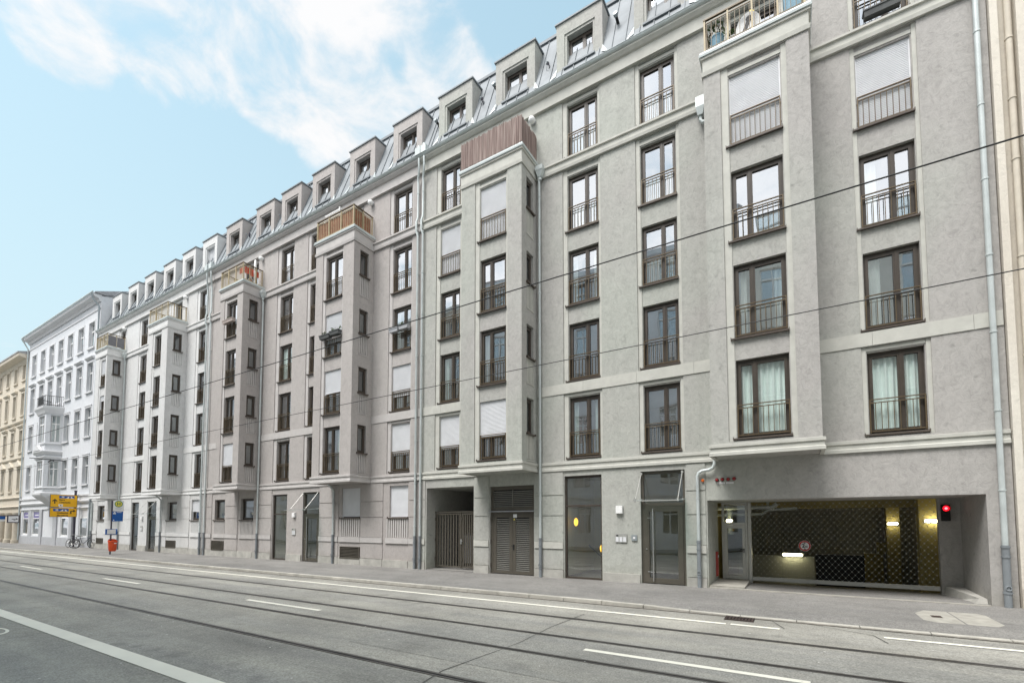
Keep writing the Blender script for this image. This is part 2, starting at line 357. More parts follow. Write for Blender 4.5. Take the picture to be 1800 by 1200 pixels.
class MB:
    def __init__(s): s.v = []; s.f = []
    def quad(s, a, b, c, d):
        i = len(s.v); s.v += [tuple(a), tuple(b), tuple(c), tuple(d)]; s.f.append((i, i + 1, i + 2, i + 3)); return s
    def poly(s, pts):
        i = len(s.v); s.v += [tuple(p) for p in pts]; s.f.append(tuple(range(i, i + len(pts)))); return s
    def hexa(s, p):
        i = len(s.v); s.v += [tuple(q) for q in p]
        for f in ((0, 3, 2, 1), (4, 5, 6, 7), (0, 1, 5, 4), (1, 2, 6, 5), (2, 3, 7, 6), (3, 0, 4, 7)):
            s.f.append(tuple(i + k for k in f))
        return s
    def box(s, x0, x1, y0, y1, z0, z1):
        return s.hexa([(x0, y0, z0), (x1, y0, z0), (x1, y1, z0), (x0, y1, z0), (x0, y0, z1), (x1, y0, z1), (x1, y1, z1), (x0, y1, z1)])
    def prism(s, pts, d):
        """polygon pts (3-D) pushed along vector d"""
        n = len(pts); i = len(s.v); d = Vector(d)
        s.v += [tuple(p) for p in pts] + [tuple(Vector(p) + d) for p in pts]
        s.f.append(tuple(i + k for k in reversed(range(n)))); s.f.append(tuple(i + n + k for k in range(n)))
        for k in range(n):
            s.f.append((i + k, i + (k + 1) % n, i + n + (k + 1) % n, i + n + k))
        return s
    def tube(s, path, r, n=8, caps=True):
        P = [Vector(p) for p in path]; rs = r if isinstance(r, (list, tuple)) else [r] * len(P)
        rings = []; up = None
        for k, p in enumerate(P):
            t = (P[min(k + 1, len(P) - 1)] - P[max(k - 1, 0)]).normalized()
            if up is None: up = Vector((0, 0, 1)) if abs(t.z) < .9 else Vector((1, 0, 0))
            a = t.cross(up).normalized(); b = a.cross(t).normalized(); up = b
            i = len(s.v); rings.append(i)
            for j in range(n):
                q = 2 * math.pi * j / n
                s.v.append(tuple(p + (a * math.cos(q) + b * math.sin(q)) * rs[k]))
        for i, k in zip(rings, rings[1:]):
            for j in range(n):
                s.f.append((i + j, i + (j + 1) % n, k + (j + 1) % n, k + j))
        if caps:
            s.f.append(tuple(rings[0] + j for j in reversed(range(n)))); s.f.append(tuple(rings[-1] + j for j in range(n)))
        return s
    def lathe(s, prof, c=(0, 0, 0), axis='z', n=20):
        c = Vector(c); rings = []
        for r, h in prof:
            rings.append(len(s.v))
            for j in range(n):
                q = 2 * math.pi * j / n; a, b = r * math.cos(q), r * math.sin(q)
                p = {'z': (a, b, h), 'y': (a, h, b), 'x': (h, a, b)}[axis]
                s.v.append(tuple(c + Vector(p)))
        for i, k in zip(rings, rings[1:]):
            for j in range(n): s.f.append((i + j, i + (j + 1) % n, k + (j + 1) % n, k + j))
        return s
    def ring(s, c, R0, r, axis='x', n=28, m=6):
        c = Vector(c); base = len(s.v)
        for i in range(n):
            q = 2 * math.pi * i / n
            for j in range(m):
                t = 2 * math.pi * j / m; rr = R0 + r * math.cos(t); h = r * math.sin(t)
                a, b = rr * math.cos(q), rr * math.sin(q)
                s.v.append(tuple(c + Vector({'z': (a, b, h), 'y': (a, h, b), 'x': (h, a, b)}[axis])))
        for i in range(n):
            for j in range(m):
                s.f.append((base + i * m + j, base + ((i + 1) % n) * m + j, base + ((i + 1) % n) * m + (j + 1) % m, base + i * m + (j + 1) % m))
        return s
    def ball(s, c, r, n=16, m=10, sq=(1, 1, 1)):
        prof = [(max(1e-4, math.sin(math.pi * k / m)), -math.cos(math.pi * k / m)) for k in range(m + 1)]
        i0 = len(s.v); s.lathe(prof, (0, 0, 0), 'z', n)
        for k in range(i0, len(s.v)):
            v = s.v[k]; s.v[k] = (c[0] + v[0] * r * sq[0], c[1] + v[1] * r * sq[1], c[2] + v[2] * r * sq[2])
        return s
    def panel(s, fn, u0, u1, v0, v1, holes):
        """sheet with rectangular holes (u0,u1,v0,v1,depth) and their reveals; fn maps (u,v,depth) to 3-D"""
        us = sorted({u0, u1} | {min(max(x, u0), u1) for h in holes for x in h[:2]})
        vs = sorted({v0, v1} | {min(max(x, v0), v1) for h in holes for x in h[2:4]})
        for a, b in zip(us, us[1:]):
            for c, d in zip(vs, vs[1:]):
                um, vm = (a + b) / 2, (c + d) / 2
                if any(h[0] < um < h[1] and h[2] < vm < h[3] for h in holes): continue
                s.quad(fn(a, c, 0), fn(b, c, 0), fn(b, d, 0), fn(a, d, 0))
        for a, b, c, d, dep in holes:
            if dep <= 0: continue
            c2 = max(c, v0)
            s.quad(fn(a, c2, 0), fn(a, d, 0), fn(a, d, dep), fn(a, c2, dep))
            s.quad(fn(b, d, 0), fn(b, c2, 0), fn(b, c2, dep), fn(b, d, dep))
            s.quad(fn(a, d, 0), fn(b, d, 0), fn(b, d, dep), fn(a, d, dep))
            if c > v0: s.quad(fn(b, c, 0), fn(a, c, 0), fn(a, c, dep), fn(b, c, dep))
        return s
    def sweep(s, prof, x0, x1, y=0.0):
        """moulding of profile (out, z) along a straight wall y, facing -y"""
        return s.prism([(x0, y - o, z) for o, z in prof], (x1 - x0, 0, 0))
    def sweep_u(s, prof, x0, x1, yf, yb=0.0):
        """the same moulding wrapped round a bay: left side, front, right side, with mitred corners"""
        n = len(prof); base = len(s.v)
        for st in range(4):
            for o, z in prof:
                s.v.append([(x0 - o, yb, z), (x0 - o, yf - o, z), (x1 + o, yf - o, z), (x1 + o, yb, z)][st])
        for st in range(3):
            for k in range(n):
                a, b = base + st * n + k, base + st * n + (k + 1) % n
                s.f.append((a, a + n, b + n, b))
        return s
    def mesh(s, name, mats, smooth=False):
        me = bpy.data.meshes.new(name); me.from_pydata(s.v, [], s.f); me.update()
        for m_ in (mats if isinstance(mats, (list, tuple)) else [mats]): me.materials.append(MATS[m_])
        if smooth:
            me.polygons.foreach_set('use_smooth', [True] * len(me.polygons)); me.set_sharp_from_angle(angle=R(40))
        return me
    def build(s, name, m, parent=None, smooth=False):
        """ONE mesh object; vertices are given in world space and moved into the parent's space"""
        off = ORG.get(parent.name, Vector()) if parent else Vector()
        if parent: s.v = [tuple(Vector(p) - off) for p in s.v]
        o = bpy.data.objects.new(name, s.mesh(name, m, smooth)); COL.objects.link(o)
        if parent: o.parent = parent
        ORG[o.name] = off.copy()
        return o


def tag(o, label=None, cat=None, group=None, kind=None):
    for k, v in (('label', label), ('category', cat), ('group', group), ('kind', kind)):
        if v: o[k] = v
    return o


def thing(name, label, cat, loc=(0, 0, 0), group=None, rotz=0.0):
    o = bpy.data.objects.new(name, None); COL.objects.link(o)
    o.location = loc; o.rotation_euler = (0, 0, rotz); o.empty_display_size = .2
    ORG[o.name] = Vector(loc)
    return tag(o, label, cat, group)


def local(name, me, parent, loc=(0, 0, 0), rotz=0.0):
    """object with shared mesh data placed in its parent's own space"""
    o = bpy.data.objects.new(name, me); COL.objects.link(o)
    o.parent = parent; o.location = loc; o.rotation_euler = (0, 0, rotz)
    ORG[o.name] = ORG.get(parent.name, Vector()) + Vector(loc)
    return o


def copy_tree(o, parent=None):
    c = o.copy(); COL.objects.link(c); c.parent = parent
    for ch in list(o.children): copy_tree(ch, c)
    return c


def text_mesh(s, size, name, m, bold=False):
    cu = bpy.data.curves.new('t', 'FONT'); cu.body = s; cu.size = size; cu.align_x = 'CENTER'; cu.align_y = 'CENTER'
    cu.extrude = 0.003
    if bold: cu.offset = size * 0.025
    ob = bpy.data.objects.new('t', cu); COL.objects.link(ob)
    bpy.context.view_layer.update()
    me = bpy.data.meshes.new_from_object(ob.evaluated_get(bpy.context.evaluated_depsgraph_get()))
    me.name = name; me.materials.clear(); me.materials.append(MATS[m])
    bpy.data.objects.remove(ob); bpy.data.curves.remove(cu)
    return me


def lettering(s, size, m, parent, world, face, bold=False, sx=1.0):
    """text standing upright; face 'y' reads from -y, face 'x' reads from +x"""
    me = text_mesh(s, size, 'lettering', m, bold)
    o = bpy.data.objects.new('lettering', me); COL.objects.link(o); o.parent = parent
    o.location = Vector(world) - ORG[parent.name]
    o.rotation_euler = (R(90), 0, 0) if face == 'y' else (R(90), 0, R(90))
    o.scale = (sx, 1, 1)
    return o


CACHE = {}


def cached(key, fn):
    if key not in CACHE: CACHE[key] = fn()
    return CACHE[key]


# ------------------------------------------------------------------ ground (the street falls a little to the left)
SL = 0.0032


def gz(x, off=0.0): return SL * x + off


ROAD = -0.155
SIDE = -0.02


def sheet(name, x0, x1, y0, y1, off0, off1, m, kind='structure', nx=1):
    b = MB()
    for k in range(nx):
        a = x0 + (x1 - x0) * k / nx; c = x0 + (x1 - x0) * (k + 1) / nx
        b.quad((a, y0, gz(a, off0)), (c, y0, gz(c, off0)), (c, y1, gz(c, off1)), (a, y1, gz(a, off1)))
    return tag(b.build(name, m), kind=kind)


sheet('ground', -400, 120, -160, 200, -0.6, -0.6, 'sidewalk_asphalt')
KY = -3.32
sheet('road', -260, 60, -15.2, KY - .05, ROAD, ROAD, 'asphalt')
def kdrop(x): return 0.065 * max(0, min(1, (x + 3.4) / 1.8))


b = MB()
cuts = [-260, -60, -20, -3.4, -2.8, -2.2, -1.6, 10, 60]
for xa, xc in zip(cuts, cuts[1:]):
    b.quad((xa, KY, gz(xa, SIDE - .045 - kdrop(xa))), (xc, KY, gz(xc, SIDE - .045 - kdrop(xc))), (xc, KY + .5, gz(xc, SIDE - .040)), (xa, KY + .5, gz(xa, SIDE - .040)))
    b.quad((xa, KY + .5, gz(xa, SIDE - .040)), (xc, KY + .5, gz(xc, SIDE - .040)), (xc, .6, gz(xc, SIDE)), (xa, .6, gz(xa, SIDE)))
tag(b.build('sidewalk', 'sidewalk_asphalt'), kind='structure')
sheet('opposite_sidewalk', -260, 60, -18.5, -15.0, -0.03, -0.05, 'sidewalk_asphalt')
b = MB()
for k in range(320):                                   # the kerb: separate stones, lowered in front of the garage
    xa = -260 + k * 1.0; xb = xa + 0.985
    def top(x): return SIDE - .047 - kdrop(x)
    j = random.uniform(-.004, .004)
    b.hexa([(xa, KY - .13 + j, gz(xa, -.5)), (xb, KY - .13 + j, gz(xb, -.5)), (xb, KY + .02, gz(xb, -.5)), (xa, KY + .02, gz(xa, -.5)),
            (xa, KY - .115 + j, gz(xa, top(xa))), (xb, KY - .115 + j, gz(xb, top(xb))), (xb, KY + .02, gz(xb, top(xb) + .006)), (xa, KY + .02, gz(xa, top(xa) + .006))])
tag(b.build('kerb', 'kerb_stone'), kind='structure')
# dark strip painted in for the kerb face's shade, patches, sealed joints
sheet('kerb_shade_strip', -260, 60, KY - .19, KY - .10, ROAD + .004, ROAD + .004, 'kerb_shade_strip')
sheet('road_patch', -6.4, 3.2, -8.9, -5.95, ROAD + .004, ROAD + .004, 'asphalt_patch')
b = MB()
for pts in ([(-3.91, -4.75), (-3.97, -6.2), (-3.9, -7.6), (-4.05, -9.3), (-3.8, -10.6)], [(-0.2, -4.2), (-.45, -3.45)], [(1.25, -4.55), (1.12, -4.0), (.2, -3.5)],
            [(3.2, -4.6), (3.3, -6.3), (3.15, -8.9)], [(-24.0, -4.6), (-24.3, -9.8)]):
    for (xa, ya), (xc, yc) in zip(pts, pts[1:]):
        d = Vector((yc - ya, xa - xc, 0)).normalized() * .0075
        b.quad((xa - d.x, ya - d.y, gz(xa, ROAD + .007)), (xc - d.x, yc - d.y, gz(xc, ROAD + .007)), (xc + d.x, yc + d.y, gz(xc, ROAD + .007)), (xa + d.x, ya + d.y, gz(xa, ROAD + .007)))
tag(b.build('road_joint', 'tar'), kind='structure')
# tram rails: dark grooved steel let into the asphalt
for y in (-5.33, -6.83, -7.95, -9.47):
    b = MB()
    b.quad((-200, y - .075, gz(-200, ROAD + .0035)), (50, y - .075, gz(50, ROAD + .0035)), (50, y + .085, gz(50, ROAD + .0035)), (-200, y + .085, gz(-200, ROAD + .0035)))
    b2 = MB()
    for y0, y1, h in ((y - .05, y - .022, .010), (y + .012, y + .062, .012)):
        b2.hexa([(-200, y0, gz(-200, ROAD - .02)), (50, y0, gz(50, ROAD - .02)), (50, y1, gz(50, ROAD - .02)), (-200, y1, gz(-200, ROAD - .02)),
                 (-200, y0, gz(-200, ROAD + h)), (50, y0, gz(50, ROAD + h)), (50, y1, gz(50, ROAD + h)), (-200, y1, gz(-200, ROAD + h))])
    b3 = MB().quad((-200, y - .024, gz(-200, ROAD + .0075)), (50, y - .024, gz(50, ROAD + .0075)), (50, y + .014, gz(50, ROAD + .0075)), (-200, y + .014, gz(-200, ROAD + .0075)))
    tag(b2.build('tram_rail', 'rail_steel'), kind='structure')
    tag(b3.build('rail_groove', 'black'), kind='structure')


def line(x0, x1, y, wd, name='road_marking'):
    return sheet(name, x0, x1, y - wd / 2, y + wd / 2, ROAD + .0085, ROAD + .0085, 'road_paint', nx=4)


line(-240, -1.18, -4.28, .125); line(-1.10, -0.28, -4.26, .12); line(1.25, 30, -4.10, .12)
for x0 in (-2.83, -12.15, -21.44, -31.2, -40.6, -50.0, -59.5, -69, 6.6): line(x0, x0 + 2.95, -7.38, .12)
line(-120, 30, -11.17, .25)
b = MB()                                                   # ring of a cycle symbol at the picture's left edge
for k in range(40):
    a, c = 2 * math.pi * k / 40, 2 * math.pi * (k + 1) / 40
    p = [(-12.62 + r * 1.25 * math.cos(q), -11.79 + r * .55 * math.sin(q)) for q, r in ((a, .40), (c, .40), (c, .32), (a, .32))]
    b.quad(*[(x, y, gz(x, ROAD + .0085)) for x, y in p])
tag(b.build('cycle_marking', 'road_paint'), kind='structure')
# drain grate
gr = thing('drain_grate', 'rusty iron drain grate beside the lowered kerb', 'drain', (-1.0, KY - .34, gz(-1.0, ROAD)))
b = MB(); z0 = gz(-1, ROAD + .005)
b.quad((-1.27, KY - .50, z0), (-.73, KY - .50, z0), (-.73, KY - .16, z0), (-1.27, KY - .16, z0)); b.build('grate_pit', 'black', gr)
b = MB()
for k in range(9): b.box(-1.25 + k * .059, -1.22 + k * .059, KY - .5, KY - .16, z0, z0 + .012)
for y in (KY - .52, KY - .345, KY - .17): b.box(-1.27, -.73, y, y + .025, z0, z0 + .013)
b.build('grate_bars', 'iron', gr)
# the two pale manhole covers
mh = thing('manhole_cover', 'pair of pale concrete manhole slabs with clipped corners set in the pavement', 'manhole', (2.6, -2.0, gz(2.6, SIDE)))


def slab(pts, h, m, nm, par):
    b = MB(); b.prism([(x, y, gz(x, SIDE - .051 - .040 * (.6 - y) / 3.42)) for x, y in pts], (0, 0, h)); return b.build(nm, m, par)


slab([(2.02, -1.72), (2.24, -1.28), (3.10, -1.24), (3.22, -1.42), (3.22, -2.45), (3.06, -2.68), (2.2, -2.70), (2.02, -2.5)], .048, 'tar', 'manhole_rim', mh)
slab([(2.06, -1.74), (2.26, -1.33), (2.62, -1.31), (2.62, -2.64), (2.22, -2.66), (2.06, -2.48)], .055, 'concrete_light', 'slab', mh)
slab([(2.65, -1.31), (3.08, -1.28), (3.18, -1.44), (3.18, -2.43), (3.04, -2.63), (2.65, -2.64)], .055, 'concrete_light', 'slab', mh)
slab([(2.26, -1.9), (2.42, -1.88), (2.42, -2.10), (2.26, -2.12)], .058, 'iron', 'lid', mh)
# scattered scraps on the road
b = MB()
for k in range(260):
    x = random.uniform(-22, 7); y = random.choice([random.uniform(-10.8, -3.6), random.uniform(-12.5, -9.5)]); r = random.uniform(.006, .022); z = gz(x, ROAD + .013)
    q = random.uniform(0, 6.3)
    pts = [(x + r * s * math.cos(q + a), y + r * s * math.sin(q + a), z) for a, s in ((0, random.uniform(.6, 1.6)), (1.6, .8), (3.1, random.uniform(.6, 1.5)), (4.6, .7))]
    b.poly(pts)
tag(b.build('litter_specks', 'specks'), 'tiny pale scraps strewn over the road', 'litter', kind='stuff')


# ------------------------------------------------------------------ windows (local space: x across, y into the wall, z up; origin at bottom centre)
def me_frame(w_, h, splits, key='frame_brown', lf=.062, of=.05):
    """outer frame and casements; splits are leaf boundaries as fractions"""
    def mk():
        b = MB(); x0, x1 = -w_ / 2, w_ / 2
        b.box(x0, x0 + of, .10, .19, 0, h).box(x1 - of, x1, .10, .19, 0, h)
        b.box(x0 + of, x1 - of, .10, .19, 0, of * 1.1).box(x0 + of, x1 - of, .10, .19, h - of * 1.6, h)
        xs = [x0 + of - .004] + [x0 + w_ * s for s in splits] + [x1 - of + .004]
        zb, zt = of * 1.1 - .004, h - of * 1.6 + .004
        for a, c in zip(xs, xs[1:]):
            a2, c2 = a + .002, c - .002
            b.box(a2, a2 + lf, .085, .165, zb, zt).box(c2 - lf, c2, .085, .165, zb, zt)
            b.box(a2 + lf, c2 - lf, .085, .165, zb, zb + lf * 1.15).box(a2 + lf, c2 - lf, .085, .165, zt - lf, zt)
        for s in splits:
            b.box(x0 + w_ * s - .022, x0 + w_ * s + .022, .072, .10, zb + .01, zt - .01)
        return b.mesh('window', key)
    return cached(('fr', w_, h, tuple(splits), key, lf), mk)


def me_pane(w_, h, splits, key='window_glass', lf=.062, of=.05):
    def mk():
        b = MB(); x0, x1 = -w_ / 2, w_ / 2
        xs = [x0 + of] + [x0 + w_ * s for s in splits] + [x1 - of]
        for a, c in zip(xs, xs[1:]):
            b.quad((a + lf * .8, .13, of + lf * .8), (c - lf * .8, .13, of + lf * .8), (c - lf * .8, .13, h - of - lf * .8), (a + lf * .8, .13, h - of - lf * .8))
        return b.mesh('pane', key)
    return cached(('pn', w_, h, tuple(splits), key), mk)


def me_rail(w_, h):
    def mk():
        b = MB(); x0, x1 = -w_ / 2 + .012, w_ / 2 - .012; y = .012
        b.box(x0, x1, y - .018, y + .018, h - .022, h).box(x0 + .02, x1 - .02, y - .012, y + .012, h - .105, h - .083).box(x0 + .02, x1 - .02, y - .012, y + .012, .05, .072)
        b.box(x0, x0 + .024, y - .02, y + .02, .02, h - .022).box(x1 - .024, x1, y - .02, y + .02, .02, h - .022)
        n = max(3, round((x1 - x0) / .118))
        for k in range(1, n):
            x = x0 + (x1 - x0) * k / n; b.box(x - .0075, x + .0075, y - .0075, y + .0075, .072, h - .105)
        for s in (x0 - .03, x1 - .0):
            b.box(s, s + .03, y - .006, y + .03, .16, .20).box(s, s + .03, y - .006, y + .03, h - .2, h - .16)
        return b.mesh('railing', 'rail_bronze')
    return cached(('rl', w_, h), mk)


def me_sill(w_, left=.10):
    def mk():
        b = MB(); b.hexa([(-w_ / 2 - left, -.085, -.055), (w_ / 2 + .03, -.085, -.055), (w_ / 2 + .03, .10, -.035), (-w_ / 2 - left, .10, -.035),
                          (-w_ / 2 - left, -.085, -.015), (w_ / 2 + .03, -.085, -.015), (w_ / 2 + .03, .10, .012), (-w_ / 2 - left, .10, .012)])
        b.box(-w_ / 2 - left, -w_ / 2 - left + .012, -.087, .06, -.057, .02).box(w_ / 2 + .018, w_ / 2 + .03, -.087, .06, -.057, .02)
        return b.mesh('sill', 'sill_brown')
    return cached(('sl', w_, left), mk)


def me_shutter(w_, h, drop):
    def mk():
        b = MB(); x0, x1 = -w_ / 2 + .03, w_ / 2 - .03; L = h * drop; n = int(L / .045)
        pr = []
        for k in range(n):
            z = h - L * k / n; s = L / n
            pr += [(.066, z), (.052, z - s * .25), (.052, z - s * .7), (.066, z - s * .93)]
        pr.append((.066, h - L))
        for (ya, za), (yb, zb) in zip(pr, pr[1:]):
            b.quad((x0, ya, za), (x1, ya, za), (x1, yb, zb), (x0, yb, zb))
        b.box(x0, x1, .048, .075, h - L - .045, h - L)
        b.box(x0 - .03, x0, .045, .085, 0, h).box(x1, x1 + .03, .045, .085, 0, h)
        return b.mesh('roller_shutter', 'shutter_grey')
    return cached(('sh', w_, h, drop), mk)


def me_curtain(w_, h, part, key):
    def mk():
        b = MB(); n = 40
        spans = {'full': [(-w_ / 2 + .06, w_ / 2 - .06)], 'left': [(-w_ / 2 + .06, -w_ * .18)], 'right': [(w_ * .2, w_ / 2 - .06)],
                 'sides': [(-w_ / 2 + .06, -w_ * .26), (w_ * .27, w_ / 2 - .06)], 'low': [(-w_ / 2 + .06, w_ / 2 - .06)]}[part]
        zt = h - .06 if part != 'low' else h * .44
        for a, c in spans:
            m_ = max(8, int((c - a) * n))
            for k in range(m_):
                xa, xb = a + (c - a) * k / m_, a + (c - a) * (k + 1) / m_
                f = lambda x: .215 + .03 * math.sin(x * 46) + .012 * math.sin(x * 17 + 1)
                b.quad((xa, f(xa), .05), (xb, f(xb), .05), (xb, f(xb), zt), (xa, f(xa), zt))
        return b.mesh('curtain', key, True)
    return cached(('cu', w_, h, part, key), mk)


def window(par, pos, w_, h, splits, rotz=0.0, rail=None, shutter=0, curtain=None, sill=True, key='frame_brown', gkey='window_glass', left=.10, ckey='curtain'):
    w_, h = round(w_, 3), round(h, 3)
    if curtain == 'full' and gkey == 'window_glass': gkey = 'clear_glass'
    o = local('window', me_frame(w_, h, splits, key), par, Vector(pos) - ORG[par.name], rotz)
    local('pane', me_pane(w_, h, splits, gkey), o)
    if sill: local('sill', me_sill(w_, left), o)
    if rail: local('railing', me_rail(w_, rail), o)
    if shutter: local('roller_shutter', me_shutter(w_, h, shutter), o)
    if curtain: local('curtain', me_curtain(w_, h, curtain, ckey), o)
    return o


# ------------------------------------------------------------------ the three adjoining houses of the long front
SILL = [4.0, 6.61, 9.21, 11.82, 14.47]
HEAD = [6.0, 8.53, 11.09, 13.73, 16.30]
BAND_LOW = [(-.03, 3.53), (.055, 3.53), (.055, 3.61), (.028, 3.63), (.028, 3.73), (.06, 3.745), (.06, 3.82), (-.03, 3.84)]
BAND_MID = [(-.03, 6.15), (.022, 6.15), (.022, 6.49), (-.03, 6.49)]
BAND_TOP = [(-.03, 14.0), (.07, 14.0), (.085, 14.09), (.05, 14.10), (.05, 14.29), (.10, 14.30), (.10, 14.36), (-.03, 14.40)]
CORNICE = [(-.03, 16.50), (.10, 16.50), (.10, 16.88), (.16, 16.90), (.24, 16.99), (.24, 17.05), (-.03, 17.05)]
BAY_CAP = [(-.03, 13.99), (.035, 13.99), (.05, 14.10), (.012, 14.12), (.012, 14.46), (.055, 14.47), (.055, 14.53), (-.03, 14.53)]
BAY_METAL = [(-.05, 14.535), (.085, 14.535), (.095, 14.59), (.07, 14.60), (.07, 14.66), (-.05, 14.68)]
P = 1.10
RD = .06
WIN_STATES = {}


def channel(wall, root, tm, fn, cx0, cx1, ox0, ox1, z0, z1, wins):
    """recessed strip that carries a column of windows: back sheet with openings, pale jamb bands"""
    holes = [(ox0, ox1, a, c, .19) for a, c in wins]
    trim = MB()
    wall.panel(lambda u, v, d: fn(u, v, d + RD), cx0, cx1, z0, z1, holes)
    for a, c in ((cx0, ox0 - .02), (ox1 + .02, cx1)):
        pts = [fn(a + .004, z0, RD + .01), fn(c, z0, RD + .01), fn(c, z0, RD - .026), fn(a + .004, z0, RD - .026)]
        trim.prism(pts, (0, 0, z1 - z0))
    if wins:                                               # stepped head under the band
        a, c = ox0 - .018, ox1 + .018
        z = wins[-1][1] + .035
        if z1 - z > .06:
            pts = [fn(a, z, RD + .01), fn(c, z, RD + .01), fn(c, z, RD - .02), fn(a, z, RD - .02)]
            trim.prism(pts, (0, 0, min(.09, z1 - z - .01)))
    trim.build('window_surround', tm, root)


def house(name, label, X0, X1, pm, tm, cols, bays, grd, slabs, plain, group='adjoining apartment houses of the long street front'):
    root = thing(name, label, 'house', ((X0 + X1) / 2, 0, gz((X0 + X1) / 2)), group)
    front = lambda u, v, d: (u, d, v)
    wall = MB()
    holes = []
    runs = ((0, 1), (1, 4), (4, 5))
    zr = [(3.88, 6.13), (6.51, 13.98), (14.41, 16.48)]
    for cn, cx0, cx1, ox0, ox1 in cols:
        for (r0, r1), (z0, z1) in zip(runs, zr):
            holes.append((cx0, cx1, z0, z1, RD))
            channel(wall, root, tm, front, cx0, cx1, ox0, ox1, z0, z1, [(SILL[r] - .03, HEAD[r]) for r in range(r0, r1)])
        for r in range(5):
            st = WIN_STATES.get((cn, r + 1), {})
            wd = ox1 - ox0
            window(root, ((ox0 + ox1) / 2, RD, SILL[r] - .03), wd, HEAD[r] - SILL[r] + .03, (.60,), rail=.86, **st)
    for bn, bx0, bx1, cx0, cx1, ox0, ox1, split, sidewin in bays:      # terrace door behind each bay's roof
        holes.append((cx0, cx1, 14.41, 16.48, RD))
        channel(wall, root, tm, front, cx0, cx1, ox0, ox1, 14.41, 16.48, [(14.55, 16.3)])
        window(root, ((ox0 + ox1) / 2, RD, 14.55), ox1 - ox0, 1.75, (.5,), sill=False)
    holes += [h for h in grd]
    wall.panel(front, X0, X1, -.6, 17.2, holes)
    # closed body behind the front
    wall.quad((X0, 0, -.6), (X0, 9, -.6), (X0, 9, 17.2), (X0, 0, 17.2)).quad((X1, 0, -.6), (X1, 9, -.6), (X1, 9, 17.2), (X1, 0, 17.2))
    wall.quad((X0, 9, -.6), (X1, 9, -.6), (X1, 9, 20.5), (X0, 9, 20.5))
    wall.build('wall', pm, root)
    room = MB()
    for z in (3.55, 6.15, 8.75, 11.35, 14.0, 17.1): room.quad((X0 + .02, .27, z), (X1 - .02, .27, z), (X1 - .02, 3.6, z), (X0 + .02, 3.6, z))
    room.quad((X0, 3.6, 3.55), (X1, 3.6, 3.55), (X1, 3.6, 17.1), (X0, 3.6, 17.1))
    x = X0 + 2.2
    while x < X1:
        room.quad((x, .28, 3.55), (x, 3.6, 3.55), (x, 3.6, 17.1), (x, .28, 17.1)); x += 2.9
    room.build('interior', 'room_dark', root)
    # bands broken by the bays
    gaps = sorted((b_[1], b_[2]) for b_ in bays)
    segs, x = [], X0
    for a, c in gaps: segs.append((x, a)); x = c
    segs.append((x, X1))
    for a, c in segs:
        for pr in (BAND_LOW, BAND_TOP): MB().sweep(pr, a + .003, c - .003).build('string_course', tm, root)
        trim = MB(); xx = a + .003
        while xx < c - .01:                                # stone band in separate blocks
            nx = min(xx + random.uniform(1.1, 1.9), c - .003)
            if c - nx < .4: nx = c - .003
            trim.sweep([(o + random.uniform(0, .001), z) for o, z in BAND_MID], xx, nx - .006); xx = nx
        trim.build('stone_band', tm, root)
    # the bays
    for bn, bx0, bx1, cx0, cx1, ox0, ox1, split, sidewin in bays:
        yf = -P
        bay = MB()
        fb = lambda u, v, d: (u, yf + d, v)
        fs = lambda u, v, d: (bx1 - d, u, v)               # right-hand side wall
        fl = lambda u, v, d: (bx0 + d, u, v)
        wins = [(SILL[r] - .03, HEAD[r]) for r in range(4)]
        bay.panel(fb, bx0, bx1, 3.56, 14.1, [(cx0, cx1, 3.88, 13.97, RD)])
        channel(bay, root, tm, fb, cx0, cx1, ox0, ox1, 3.88, 13.97, wins)
        for r in range(4):
            st = WIN_STATES.get((bn, r + 1), {})
            window(root, ((ox0 + ox1) / 2, yf + RD, SILL[r] - .03), ox1 - ox0, HEAD[r] - SILL[r] + .03, (split,), rail=.86, **st)
        sh = []
        if sidewin:
            for r in range(4):
                sh.append((-.76, -.28, SILL[r] + .80, HEAD[r] + .02, .16))
                sh.append((-.76, -.28, SILL[r] - .10, SILL[r] + .74, .056))
        bay.panel(fs, yf, 0, 3.56, 14.1, sh)
        bay.panel(fl, yf, 0, 3.56, 14.1, [])
        bay.quad((bx0, yf, 3.56), (bx1, yf, 3.56), (bx1, 0, 3.56), (bx0, 0, 3.56))
        bay.quad((bx0, yf, 14.1), (bx1, yf, 14.1), (bx1, 0, 14.1), (bx0, 0, 14.1))
        if sidewin:
            for r in range(4):
                w_ = window(root, (bx1, -.52, SILL[r] + .80), .48, HEAD[r] + .02 - SILL[r] - .80, (), rotz=R(90), left=.04, gkey='side_glass')
                z0, z1 = SILL[r] - .10, SILL[r] + .74
                bt = MB().quad((bx1 - .055, -.76, z0), (bx1 - .055, -.28, z0), (bx1 - .055, -.28, z1), (bx1 - .055, -.76, z1))
                for k in range(5):                          # fluted panel under the window
                    y = -.745 + k * .097; bt.box(bx1 - .056, bx1 + .004, y, y + .056, z0 + .03, z1)
                bt.box(bx1 - .05, bx1 + .02, -.78, -.26, z0 - .03, z0 + .012)
                bt.build('fluted_panel', tm, root)
        bay.build('bay', pm, root)
        MB().sweep_u(BAND_LOW, bx0, bx1, yf).build('bay_moulding', tm, root)
        MB().sweep_u(BAY_CAP, bx0, bx1, yf).build('bay_cornice', tm, root)
        cap = MB().sweep_u(BAY_METAL, bx0, bx1, yf)
        cap.quad((bx0, yf, 14.60), (bx1, yf, 14.60), (bx1, 0, 14.60), (bx0, 0, 14.60))
        cap.build('terrace_edge', 'zinc_bright', root)
    MB().sweep(CORNICE, X0 + .003, X1 - .003).build('cornice', tm, root)
